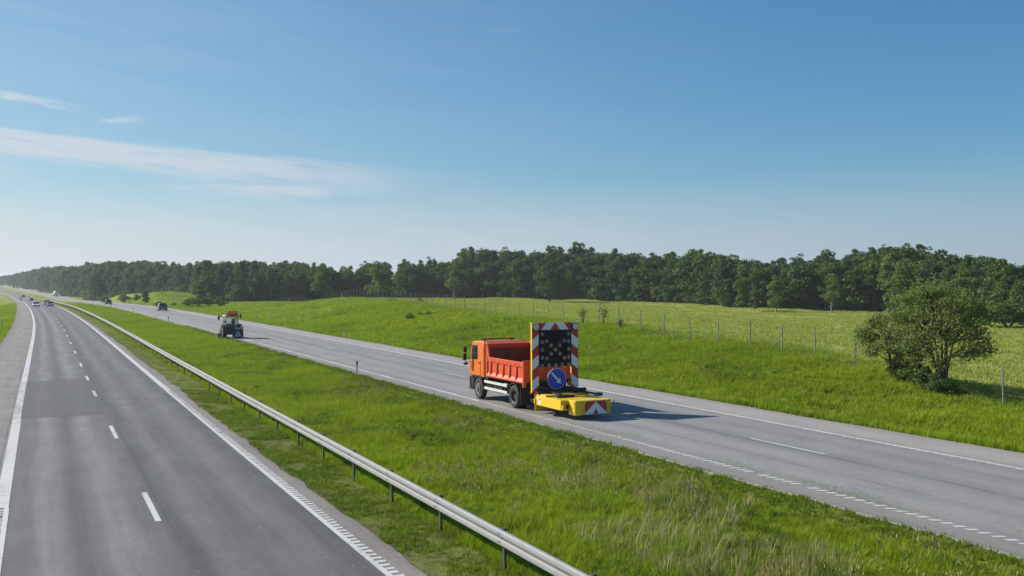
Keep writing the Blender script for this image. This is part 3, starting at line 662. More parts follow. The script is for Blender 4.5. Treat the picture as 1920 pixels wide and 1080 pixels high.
for x in (-.55, .62): mk('beacon', MB().tube([(x, 4.35, 3.12), (x, 4.35, 3.19), (x, 4.35, 3.21)], [.06, .055, .03], 12), 'amber', lb)
mk('exhaust_stack', MB().tube([(.95, 3.46, 1.0), (.95, 3.46, 2.6)], .07, 10), 'chassis')
mk('air_filter_box', MB().box(-1.12, -.45, 3.22, 3.52, 1.08, 2.62), 'black', bevel=.03)
# tipper body
bed = mk('load_bed', MB().box(-1.2, 1.2, -1.16, 3.10, 1.22, 1.32).box(-.55, -.35, -1.1, 3.3, 1.06, 1.22).box(.35, .55, -1.1, 3.3, 1.06, 1.22), 'chassis')
lf = mk('side_board', MB().box(-1.19, -1.155, -1.08, 3.00, 1.34, 2.06), 'orange'); lf['label'] = 'lowered ribbed orange side board'
mk('top_rail', MB().box(-1.245, -1.13, -1.08, 3.00, 2.03, 2.26), 'orange', lf, bevel=.015)
mk('bottom_ledge', MB().prism([(-1.19, 1.26), (-1.275, 1.28), (-1.275, 1.34), (-1.19, 1.50)], -1.10, 3.05, 'y'), 'orange', lf)
for k in range(5):
    y = -.32+k*.74
    v = [(-1.19, y-.09, 2.03), (-1.19, y+.09, 2.03), (-1.245, y+.08, 2.03), (-1.245, y-.08, 2.03), (-1.19, y-.05, 1.36), (-1.19, y+.05, 1.36), (-1.27, y+.05, 1.35), (-1.27, y-.05, 1.35)]
    mk('rib', MB().add(v, [(0, 1, 2, 3), (4, 7, 6, 5), (0, 3, 7, 4), (1, 5, 6, 2), (3, 2, 6, 7), (0, 4, 5, 1)]), 'orange', lf)
for k in range(9): mk('latch', MB().box(-1.252, -1.244, -.75+k*.46, -.715+k*.46, 2.06, 2.20), 'bed_inner', lf)
mk('corner_post', MB().box(-1.27, -1.12, -1.20, -1.08, 1.08, 2.34), 'orange', bevel=.015)
mk('corner_post', MB().box(1.12, 1.27, -1.20, -1.08, 1.08, 3.02), 'orange', bevel=.015)
bh = mk('front_bulkhead', MB().box(-1.25, 1.25, 3.02, 3.10, 1.30, 2.80), 'orange')
mk('bulkhead_inner', MB().box(-1.12, 1.10, 3.005, 3.02, 1.34, 2.70), 'bed_inner', bh)
mk('bulkhead_top_rail', MB().prism([(2.90, 2.78), (3.12, 2.78), (3.28, 2.98), (3.22, 3.02), (2.90, 2.93)], -1.25, 1.25, 'x'), 'orange', bh, bevel=.012)
mk('gusset', MB().prism([(3.12, 2.26), (2.78, 2.26), (2.92, 2.92), (3.12, 2.96)], -1.25, -1.15, 'x'), 'orange', bh, bevel=.01)
for x in (-1.25, -.62, 0, .62, 1.2): mk('bulkhead_rib', MB().box(x, x+.06, 3.10, 3.17, 1.3, 2.8), 'orange', bh)
rt = mk('side_board', MB().box(1.165, 1.20, -1.08, 3.00, 1.34, 2.80), 'orange'); rt['label'] = 'tall right side board, dirty inside'
mk('board_lining', MB().box(1.15, 1.165, -1.06, 3.00, 1.34, 2.62), 'bed_inner', rt)
mk('top_rail', MB().box(1.12, 1.25, -1.08, 3.02, 2.80, 2.98), 'orange', rt, bevel=.015)
for k in range(5): mk('rib', MB().box(1.2, 1.26, -.35+k*.78, -.22+k*.78, 1.36, 2.8), 'orange', rt)
mk('bed_floor', MB().box(-1.15, 1.15, -1.06, 3.2, 1.325, 1.345), 'bed_inner', bed)
tg = mk('tailgate', MB().box(-1.12, 1.12, -1.16, -1.10, 1.32, 2.28), 'orange')
mk('tailgate_top_rail', MB().box(-1.12, 1.12, -1.22, -1.08, 2.2, 2.34), 'orange', tg, bevel=.015)
for z in (1.42, 1.72): mk('tailgate_rib', MB().box(-1.1, 1.1, -1.21, -1.16, z, z+.08), 'orange', tg)
for x in (-.75, 0, .75): mk('tailgate_rib', MB().box(x-.05, x+.05, -1.205, -1.16, 1.32, 2.2), 'orange', tg)
mk('white_cylinder', MB().tube([(.80, -1.35, 2.02), (.98, -1.35, 2.36)], [.07, .075], 10), 'white', tg)
mk('tow_bracket', MB().box(-.7, -.5, -1.95, -1.6, .5, 1.0).box(.5, .7, -1.95, -1.6, .5, 1.0).box(-.7, .7, -1.80, -1.7, .85, 1.0), 'chassis')

# ------------------------------------------------------------------ crash cushion with arrow board
att = empty('crash_attenuator', on_road(TS-3.6, TD), th(TS), 'yellow crash cushion with tall red and white arrow board, fixed behind the orange truck', 'crash cushion')
OY = 3.6
def ak(name, mb, mat, parent=None, **kw):
    mb.v = [(x, y+OY, z) for x, y, z in mb.v]; return mb.build(name, M[mat], parent if parent is not None else att, **kw)
ak('base_frame', MB().box(-.9, .9, -2.15, -1.96, .45, .98).box(-.70, -.5, -4.6, -1.96, .36, .46).box(.5, .70, -4.6, -1.96, .36, .46), 'black')
box = ak('cushion_box', MB().box(-1.09, 1.24, -4.55, -2.1, .38, .82), 'yellow', bevel=.02)
box['label'] = 'wide yellow impact box'
ak('box_lid', MB().box(-1.06, 1.2, -3.1, -2.12, .82, .90), 'yellow', box, bevel=.02)
ak('front_flange', MB().box(-1.115, 1.25, -2.10, -2.07, .14, .93).box(-1.15, -1.10, -2.14, -2.04, .45, .66), 'yellow', box)
ak('sticker', MB().disc_y(0, 0, .001, 0, .001, 6), 'white', box) if False else None
ov = [(.13*math.cos(a), .17*math.sin(a)) for a in np.linspace(0, 2*math.pi, 20, endpoint=False)]
ak('pale_sticker', MB().prism([(-2.52+a, .60+b_) for a, b_ in ov], -1.094, -1.09, 'x'), 'white', box)
ak('sticker_mark', MB().prism([(-2.52+a*.55, .66+b_*.35) for a, b_ in ov], -1.097, -1.094, 'x'), 'red_film', box)
ak('side_notch', MB().box(-1.0, -.68, -4.58, -4.55, .44, .62), 'chassis', box)
ak('lamp_bracket', MB().box(-1.06, -.9, -4.68, -4.55, .40, .62), 'yellow', box, bevel=.01)
ak('side_lamp', MB().box(-1.04, -.94, -4.70, -4.68, .45, .52), 'amber', box)
rb = ak('rear_block', MB().box(-.5, .95, -5.18, -4.55, .22, .80), 'yellow', bevel=.02)
ak('rear_block_lid', MB().box(-.70, 1.08, -5.20, -4.55, .80, .845), 'yellow', rb, bevel=.01)
for x0, x1 in ((-.72, -.30), (.90, 1.12)):
    n = 7; cx = (x0+x1)/2; hx = (x1-x0)/2
    pr_ = [(cx+hx*math.cos(a), -5.06-.15*math.sin(a)) for a in np.linspace(0, math.pi, n)]
    ak('corner_column', MB().prism([(x1, -4.6)]+pr_+[(x0, -4.6)], .20, .83, 'z'), 'yellow', rb, bevel=.01)
ak('panel_edge', MB().box(-.30, .90, -5.19, -5.18, .22, .80), 'yellow', rb)
# chevron panel: red ground, white chevron, red triangle
px0, px1, pz0, pz1, py = -.24, .86, .24, .79, -5.192
cp = ak('chevron_panel', MB().prism([(px0, pz0), (px1, pz0), (px1, pz1-.10), (px1-.10, pz1), (px0+.10, pz1), (px0, pz1-.10)], py, py-.006, 'y'), 'red_film', rb)
cx = (px0+px1)/2
ak('white_chevron', MB().prism([(px0, pz0), (px0, pz0+.04), (cx, pz1-.02), (px1, pz0+.04), (px1, pz0), (px1-.42, pz0), (cx, pz0+.24), (px0+.42, pz0)], py-.006, py-.010, 'y'), 'white_film', cp)
ak('lifting_arm', MB().box(-1.15, .2, -2.42, -2.30, .90, .99).box(-.55, -.42, -3.4, -2.3, .90, .98), 'black')
ak('lifting_arm', MB().box(.55, 1.25, -2.75, -2.55, .92, 1.12).box(.95, 1.1, -4.2, -2.7, .92, 1.0).box(.85, 1.18, -4.35, -4.1, .90, 1.04), 'black', bevel=.02)
ak('lifting_arm', MB().box(-.75, .1, -3.62, -3.5, .825, .93), 'black')
lamp_arm = ak('side_lamp_bracket', MB().box(1.1, 1.48, -4.80, -4.74, .52, .60).tube([(1.42, -4.77, .58), (1.54, -4.77, .74)], .025, 6), 'chassis')
ak('side_lamp', MB().box(1.18, 1.4, -4.83, -4.80, .48, .64), 'amber', lamp_arm)
for sx in (-.85, .85):
    w_ = MB().lathe_x([(-.05, .06), (-.06, .17), (-.04, .20), (.04, .20), (.06, .17), (.05, .06)], sx, -3.5+OY, .20, 16); w_.box(sx-.09, sx-.065, -3.54+OY, -3.46+OY, .16, .40).box(sx+.065, sx+.09, -3.54+OY, -3.46+OY, .16, .40).box(sx-.065, sx+.065, -3.53+OY, -3.47+OY, .18, .22)
    w_.build('castor_wheel', M['tyre'], att)
# arrow board
BZ0, BZ1, BW, BY = .97, 4.15, 1.21, -2.00
bd = ak('arrow_board', MB().box(-BW, -.865, BY, BY+.10, BZ0, BZ1).box(.865, BW, BY, BY+.10, BZ0, BZ1).box(-.865, .865, BY, BY+.10, 3.81, BZ1).box(-BW-.012, -BW, BY-.02, BY+.12, BZ0-.04, BZ1+.01).box(BW, BW+.012, BY-.02, BY+.12, BZ0+.05, BZ1+.01), 'yellow')
ak('display_panel', MB().box(-.865, .865, BY-.01, BY+.08, 2.09, 3.81), 'panel_black', bd)
ak('bottom_bar', MB().box(-.9, .95, BY+.0, BY+.14, 1.0, 1.14).box(-.95, 1.15, BY-.1, BY+.2, .93, 1.0), 'chassis', bd)
ak('cross_bar', MB().box(-.87, .87, BY+.04, BY+.08, 1.40, 1.48).box(-.08, -.02, BY+.03, BY+.09, 1.1, 2.09).box(.08, .14, BY+.03, BY+.09, 1.1, 2.09), 'chassis', bd)
def clip(poly, f):
    out = []
    for i in range(len(poly)):
        a, b_ = poly[i], poly[(i+1) % len(poly)]; fa, fb = f(a), f(b_)
        if fa >= 0: out.append(a)
        if fa*fb < 0: t = fa/(fa-fb); out.append((a[0]+(b_[0]-a[0])*t, a[1]+(b_[1]-a[1])*t))
    return out
def clip_rect(poly, x0, x1, z0, z1):
    for f in (lambda p: p[0]-x0, lambda p: x1-p[0], lambda p: p[1]-z0, lambda p: z1-p[1]):
        poly = clip(poly, f)
        if len(poly) < 3: return None
    return poly
yf = BY-.004
ak('red_ground', MB().box(-BW, -.865, yf, BY, BZ0+.02, BZ1).box(.865, BW, yf, BY, BZ0+.02, BZ1).box(-.865, .865, yf, BY, 3.815, BZ1), 'red_film', bd)
PH = .475
for k in range(-1, 8):          # white diagonals on the side columns
    zt = 3.36-k*2*PH            # upper end of a stripe at the outer edge
    for sx in (-1, 1):
        pl = [(sx*BW, zt), (sx*BW, zt-PH), (sx*.865, zt-PH+.27), (sx*.865, zt+.27)]
        pl = clip_rect(pl, min(sx*BW, sx*.865), max(sx*BW, sx*.865), BZ0+.02, BZ1)
        if pl: ak('white_stripe', MB().prism(pl, yf, yf-.003, 'y'), 'white_film', bd)
for sx in (-1, 1):
    pl = [(sx*.72, 3.815), (sx*.26, 3.815), (sx*.02, 4.15), (sx*.46, 4.15)]
    ak('white_stripe', MB().prism(pl, yf, yf-.003, 'y'), 'white_film', bd)
lx = lambda u: -.69+1.40*u
lz = lambda v: 3.62-1.46*v
lamps = [(0, i/4) for i in range(5)]+[(1, i/4) for i in range(5)]+[(i/6, i/6*.82+.09) for i in range(1, 6)]+[(i/6, (1-i/6)*.82+.09) for i in (1, 2, 4, 5)]+[(i/4, 1) for i in (1, 2, 3)]
warm = random.Random(3)
for u, v in lamps:
    is_w = (v > .45 and u > .2) or (abs(u-v) < .12 and .2 < u)
    lm = ak('lamp', MB().disc_y(lx(u), lz(v), .090, BY-.035, BY-.01, 18), 'lens_amber' if is_w and warm.random() < .85 else 'lens_grey', bd)
for sx in (-1, 1):
    hd = ak('corner_lamp', MB().disc_y(sx*1.04, 3.96, .175, yf-.09, yf, 24), 'black', bd)
    ak('lamp_lens', MB().disc_y(sx*1.04, 3.96, .15, yf-.10, yf-.09, 24), 'lens_white', hd)
sg = ak('direction_sign', MB().disc_y(.05, 1.53, .485, BY-.05, BY-.03, 40), 'white_film', bd); sg['label'] = 'round blue keep-right sign with white arrow'
ak('sign_face', MB().disc_y(.05, 1.53, .465, BY-.054, BY-.05, 40), 'blue_film', sg)
c45, s45 = math.cos(R(-46)), math.sin(R(-46))
arw = [(-.40, -.045), (.10, -.045), (.10, -.15), (.34, 0), (.10, .15), (.10, .045), (-.40, .045)]
ak('white_arrow', MB().prism([(.05+x*c45-z*s45, 1.53+x*s45+z*c45) for x, z in arw], BY-.054, BY-.058, 'y'), 'white_film', sg)

# ------------------------------------------------------------------ tractor with mower
tr = empty('tractor', on_road(114.2, 19.35), th(114.2), 'dark tractor with orange beacons on its roof, mowing the median edge', 'tractor')
def tk(name, mb, mat, parent=None, **kw): return mb.build(name, M[mat], parent if parent is not None else tr, **kw)
for sx in (-1, 1):
    wheel(tr, sx*.82, 0, .74, .44, sx, M['dark_rim'], .10, .55); wheel(tr, sx*.78, 2.25, .52, .32, sx, M['dark_rim'], .06, .52)
    q = [(.84*math.cos(a), .74+.84*math.sin(a)) for a in np.linspace(R(15), R(165), 10)]+[(.80*math.cos(a), .74+.80*math.sin(a)) for a in np.linspace(R(165), R(15), 10)]
    f = MB()
    for i in range(9): f.prism([q[i], q[i+1], q[18-i], q[19-i]], sx*.56, sx*1.06, 'x')
    tk('fender', f, 'black')
tk('gearbox', MB().box(-.3, .3, -.45, 1.3, .5, 1.05).tube([(-.8, 0, .74), (.8, 0, .74)], .14, 10).tube([(-.75, 2.25, .52), (.75, 2.25, .52)], .09, 8), 'chassis')
tk('hood', MB().prism([(1.15, .75), (3.05, .72), (3.1, 1.25), (2.6, 1.48), (1.15, 1.58)], -.36, .36, 'x'), 'dark_blue', bevel=.06)
cb = tk('cab', MB().box(-.74, .74, -.40, 1.2, 1.0, 1.35), 'black', bevel=.03)
for x in (-.70, .70):
    for y0, y1 in ((-.38, -.34), (1.14, 1.08)): tk('cab_pillar', MB().tube([(x, y0, 1.3), (x*.93, y1, 2.42)], .04, 6), 'black', cb)
for x in (-.71, .71): tk('side_window', MB().add([(x, -.34, 1.36), (x, 1.1, 1.36), (x*.93, 1.06, 2.40), (x*.93, -.30, 2.40)], [(0, 1, 2, 3)]), 'cab_glass', cb)
tk('rear_window', MB().add([(-.66, -.37, 1.36), (.66, -.37, 1.36), (.62, -.33, 2.40), (-.62, -.33, 2.40)], [(0, 1, 2, 3)]), 'cab_glass', cb)
tk('front_window', MB().add([(-.66, 1.16, 1.36), (.66, 1.16, 1.36), (.62, 1.1, 2.40), (-.62, 1.1, 2.40)], [(0, 1, 2, 3)]), 'cab_glass', cb)
tk('seat', MB().box(-.02, .42, .1, .5, 1.35, 1.5).box(.0, .40, .02, .14, 1.4, 2.15), 'black', cb, bevel=.05)
tk('steering_wheel', MB().tube([(.2+.17*math.cos(a), .75+.1*math.sin(a), 1.75+.12*math.sin(a)) for a in np.linspace(0, 6.28, 13)], .018, 6), 'black', cb)
rf = tk('roof', MB().prism([(-.50, 2.42), (1.28, 2.40), (1.22, 2.56), (.9, 2.62), (-.40, 2.60)], -.80, .80, 'x'), 'grey_paint', cb, bevel=.04)
wb = tk('warning_light_bar', MB().box(-.58, .64, -.50, -.26, 2.58, 2.84).box(-.5, -.44, -.4, -.34, 2.76, 3.02).box(.5, .56, -.4, -.34, 2.76, 3.0).box(-.52, .60, -.42, -.32, 2.92, 3.06), 'orange')
for x in (-.32, .02, .36): tk('beacon', MB().tube([(x, -.46, 2.84), (x, -.46, 3.06), (x, -.46, 3.10)], [.12, .11, .06], 10), 'amber', wb)
tk('black_beacon', MB().tube([(-.22, -.2, 2.6), (-.22, -.2, 3.1)], [.05, .10], 8), 'black', wb)
tk('roof_lamp', MB().box(-.78, -.58, -.5, -.4, 2.70, 2.86), 'lens_white', rf); tk('roof_lamp', MB().box(.56, .78, -.52, -.42, 2.52, 2.6), 'lens_white', rf)
tk('rear_roof_lamps', MB().box(-.5, .5, -.53, -.50, 2.46, 2.54), 'red_lens', rf)
for sx, z0 in ((-1, 2.1), (1, 2.25)): tk('mirror', MB().box(sx*1.22-.11, sx*1.22+.11, 1.14, 1.20, z0-.05, z0+.36).tube([(sx*.72, 1.1, z0+.25), (sx*1.22, 1.16, z0+.3)], .02, 6), 'black', cb)
im = tk('rear_implement', MB().box(-.80, -.02, -.95, -.75, .42, 1.42).box(-.05, 1.12, -1.05, -.70, .12, 1.02).box(.35, 1.08, -.95, -.80, 1.02, 1.38), 'black', bevel=.02)
def tri(cx_, cz, r): return [(cx_-r, cz-r*.6), (cx_+r, cz-r*.6), (cx_, cz+r)]
def ring(name, cx_, cz, r, y):
    o = tk(name, MB().prism(tri(cx_, cz, r), y, y-.01, 'y'), 'lens_white', im); tk('triangle_centre', MB().prism(tri(cx_, cz-.03, r*.42), y-.01, y-.014, 'y'), 'black', o)
ring('triangle_plate', .52, .45, .40, -1.052); ring('triangle_plate', .88, 1.18, .30, -.952)
tk('arrow_plate', MB().prism([(.02, 1.22), (.36, 1.22), (.36, 1.34), (.62, 1.06), (.10, 1.06), (.30, 1.16)], -1.06, -1.07, 'y'), 'grey_paint', im)
mw = tk('mower_head', MB().prism([(-.6, .12), (.5, .12), (.55, .38), (.15, .58), (-.55, .50)], -1.62, -1.06, 'x'), 'chassis', bevel=.03)
tk('roller', MB().tube([(-1.58, -.62, .12), (-1.1, -.62, .12)], .10, 12), 'chassis', mw)
tk('mower_guard', MB().box(-1.58, -1.08, -.70, -.66, .16, .30), 'grey_paint', mw)
tk('mower_arm', MB().tube([(-.5, -.6, .9), (-1.15, -.3, 1.05), (-1.38, 0, .5)], .06, 8), 'grey_paint', mw)
tk('marker_pole', MB().tube([(-1.12, -.72, .2), (-1.12, -.72, 1.15)], .035, 8), 'white', mw)

# ------------------------------------------------------------------ cars
def car(name, label, paint_mat, L=4.5, W=1.84, Ht=1.5, kind='car', cat='car', group=None):
    r = empty(name, (0, 0, 0), 0, label, cat, group); pm_ = M[paint_mat]; hw = W/2; belt = Ht*.60; g_ = .22
    prof = [(-L/2+.03, g_+.12), (-L/2, g_+.35), (-L/2+.04, belt+.02), (-L/2+.25, belt+.05), (L*.18, belt), (L/2-.25, belt-.14), (L/2-.03, g_+.42), (L/2, g_+.22), (L/2-.05, g_), (-L/2+.15, g_)]
    body = MB().prism(prof, -hw, hw, 'x').build('body', pm_, r, bevel=.07)
    y0, y1, y2, y3 = (-L/2+.06, -L/2+.32, L*.06, L*.22) if kind == 'suv' else (-L/2+.42, -L/2+1.0, L*.02, L*.20)
    a, b_ = hw-.05, hw-.22
    V = [(-a, y0, belt), (a, y0, belt), (a, y3, belt), (-a, y3, belt), (-b_, y1, Ht), (b_, y1, Ht), (b_, y2, Ht), (-b_, y2, Ht)]
    cabin = MB().add(V, [(0, 3, 2, 1), (4, 5, 6, 7), (0, 1, 5, 4), (1, 2, 6, 5), (2, 3, 7, 6), (3, 0, 4, 7)]).build('roof', pm_, r, bevel=.05)
    def pane(name, q, off, par):
        q = [Vector(p) for p in q]; n = Vector(off); c = sum(q, Vector())/4
        MB().add([c+(p-c)*.86+n for p in q]+[c+(p-c)*.86-n*.5 for p in q], [(0, 1, 2, 3), (7, 6, 5, 4), (0, 4, 5, 1), (1, 5, 6, 2), (2, 6, 7, 3), (3, 7, 4, 0)]).build(name, M['glass'], par)
    v = [Vector(p) for p in V]
    pane('windscreen', (v[2], v[3], v[7], v[6]), (0, .012, .006), cabin); pane('rear_window', (v[0], v[1], v[5], v[4]), (0, -.012, .006), cabin)
    pane('side_window', (v[1], v[2], v[6], v[5]), (.012, 0, .004), cabin); pane('side_window', (v[3], v[0], v[4], v[7]), (-.012, 0, .004), cabin)
    for sx in (-1, 1):
        for y in (-L*.30, L*.31):
            t = MB().lathe_x([(-.1, .18), (-.11, .29), (-.08, .33), (.08, .33), (.11, .29), (.1, .18)], sx*(hw-.10), y, .33, 16).build('wheel', M['tyre'], r, True)
            MB().lathe_x([(0, .2), (sx*.01, .001)], sx*(hw-.01), y, .33, 12).build('rim', M['rim'], t)
        MB().box(sx*(hw-.22)-.16, sx*(hw-.22)+.16, L/2-.10, L/2+.01, belt-.32, belt-.20).build('headlight', M['lens_white'], r)
        MB().box(sx*(hw-.18)-.13, sx*(hw-.18)+.13, -L/2-.01, -L/2+.06, belt-.18, belt-.02).build('tail_light', M['red_lens'], r)
        MB().box(sx*(hw+.09)-.09, sx*(hw+.09)+.09, L*.17, L*.20, belt-.02, belt+.11).build('mirror', M['black'], r)
    MB().box(-.55, .55, L/2-.03, L/2+.015, g_+.10, g_+.30).build('grille', M['black'], r)
    MB().box(-.26, .26, -L/2-.015, -L/2+.01, g_+.32, g_+.43).build('number_plate', M['white'], r)
    MB().box(-hw+.06, hw-.06, -L/2-.02, -L/2+.05, g_+.02, g_+.22).build('rear_bumper', M['black'], r)
    return r
def put(r, s, d, back=False): r.location = on_road(s, d); r.rotation_euler = (0, 0, th(s)+(math.pi if back else 0)); return r
put(car('suv', 'dark suv driving away in the outer lane beyond the tractor', 'dark_car', 4.7, 1.92, 1.76, 'suv', 'car'), 240, 26.1)
put(car('hatchback', 'small dark car driving away beside the grass mound', 'dark_blue', 4.4, 1.84, 1.62, 'suv', 'car'), 345, 22.6)
put(car('sedan', 'white oncoming car in the lane beside the paved shoulder', 'white', 4.5, 1.84, 1.50), 312, 1.0, True)
put(car('sedan', 'silver oncoming car with black front in the lane beside the guardrail', 'silver_car', 4.6, 1.88, 1.55, 'suv'), 318, 4.75, True)
put(car('minivan', 'pale oncoming car right behind the silver one', 'silver_car', 4.8, 1.9, 1.75, 'suv'), 346, 4.6, True)
put(car('sedan', 'white far oncoming car leading the distant cluster', 'white', 4.5, 1.84, 1.5), 640, .3, True)
put(car('sedan', 'dark far oncoming car nearest the guardrail', 'dark_car', 4.5, 1.84, 1.55), 590, 4.6, True)
put(car('suv', 'far oncoming suv between two other distant cars', 'dark_blue', 4.6, 1.88, 1.75, 'suv'), 735, 4.6, True)
for s, d in ((1206, 26.0), (1209, 22.4), (1420, 26.0)): put(car('suv', 'tiny dark car far off on the light grey carriageway', 'dark_car', 4.7, 1.9, 1.8, 'suv', 'car', 'far cars driving away'), s, d)
# tank lorry far ahead
tl = empty('tank_lorry', on_road(768, 26.4), th(768), 'distant tank lorry with white rounded tank driving away', 'lorry')
n = 24
def oval(y0, y1, rx, rz, cz): return MB().prism([(rx*math.cos(2*math.pi*k/n), cz+rz*math.sin(2*math.pi*k/n)) for k in range(n)], y0, y1, 'y')
tk2 = oval(-5.5, 4.5, 1.25, 1.2, 2.55).build('tank', M['white'], tl, bevel=.1)
oval(-5.56, -5.5, .4, .4, 2.6).build('manhole', M['grey_paint'], tk2)
MB().box(-.5, .5, -5.4, 7.4, .9, 1.35).build('chassis', M['chassis'], tl)
MB().box(-1.24, 1.24, -5.62, -5.45, .75, 1.25).build('rear_bumper', M['chassis'], tl)
MB().prism([(5.2, .9), (7.5, .9), (7.5, 2.6), (7.1, 3.4), (5.2, 3.5)], -1.24, 1.24, 'x').build('cab', M['white'], tl, bevel=.08)
for sx in (-1, 1):
    MB().box(sx*.95-.2, sx*.95+.2, -5.66, -5.62, .9, 1.08).build('tail_light', M['red_lens'], tl)
    for y in (-4.4, -3.1, -1.8, 4.0, 6.6): wheel(tl, sx*1.05, y, .5, .35, sx, M['rim'], .05, n=16)

# ------------------------------------------------------------------ trees
def leaf_cards(rg, C, N, size, jitter=.75, aspect=(.55, 1.0)):
    """one bent leaf-sprig quad per centre C with normals N (arrays); returns V, Q"""
    n = len(C); nr = N+rg.normal(0, jitter, (n, 3)); nr /= np.linalg.norm(nr, axis=1)[:, None]+1e-9
    a = rg.normal(0, 1, (n, 3)); u = np.cross(nr, a); u /= np.linalg.norm(u, axis=1)[:, None]+1e-9; w = np.cross(nr, u)
    sz = size*rg.uniform(.55, 1.25, n)[:, None]; asp = rg.uniform(*aspect, n)[:, None]
    V = np.stack([C-u*sz, C-w*sz*asp*.8+nr*sz*.15, C+u*sz*rg.uniform(.7, 1.1, (n, 1)), C+w*sz*asp+nr*sz*.12], 1).reshape(-1, 3)
    return V, np.arange(4*n).reshape(n, 4)
def puff_points(rg, puffs, per_area):
    C, N = [], []
    for (x, y, z, rx, rz) in puffs:
        k = max(6, int(per_area*rx*(rx+2*rz)/3)); v = rg.normal(0, 1, (k, 3)); v /= np.linalg.norm(v, axis=1)[:, None]
        v[:, 2] = np.where(v[:, 2] < -.35, -v[:, 2]*.6, v[:, 2]); rad = rg.uniform(.45, 1.08, k)**.6
        lump = 1+.22*np.sin(v[:, 0]*7+x*3)*np.sin(v[:, 1]*6+y)*np.cos(v[:, 2]*5+z)
        C.append(np.array([x, y, z])+v*np.array([rx, rx, rz])*(rad*lump)[:, None]); N.append(v)
    return np.concatenate(C), np.concatenate(N)
def limb_tree(mb, rg, base, h, r, puffs, lean=(0, 0), nlimb=9, sides=7):
    top = np.array(base)+np.array([lean[0], lean[1], h]); pts = []; rad = []
    for t in np.linspace(0, 1, 6):
        pts.append(tuple(np.array(base)*(1-t)+top*t+np.append(rg.normal(0, .10*h/10, 2)*(0 < t < 1), 0))); rad.append(r*(1-.82*t)*(1.35 if t == 0 else 1))
    mb.tube(pts, rad, sides)
    for q in rg.permutation(len(puffs))[:nlimb]:
        x, y, z = puffs[q][:3]; t = np.clip((z-base[2])/h*.72, .18, .85); a = np.array(base)*(1-t)+top*t
        m_ = (a+np.array([x, y, z]))/2+np.array([0, 0, -.12*np.hypot(x-a[0], y-a[1])]); mb.tube([tuple(a), tuple(m_), (x, y, z)], [r*.38*(1-t*.6), r*.22, r*.06], 5)
def crown_puffs(rg, n, zc, rx, rz, pr, top_sharp=0.0, core=2):
    out = [(0, 0, zc+rz*.1*k, rx*.5, rz*.5) for k in range(core)]
    for i in range(n):
        v = rg.normal(0, 1, 3); v /= np.linalg.norm(v); q = rg.uniform(.55, .95); k = 1-top_sharp*max(0, v[2])
        p_ = pr*rg.uniform(.65, 1.3); out.append((v[0]*rx*q*k, v[1]*rx*q*k, zc+v[2]*rz*q, p_, p_*rg.uniform(.75, 1.05)))
    return out
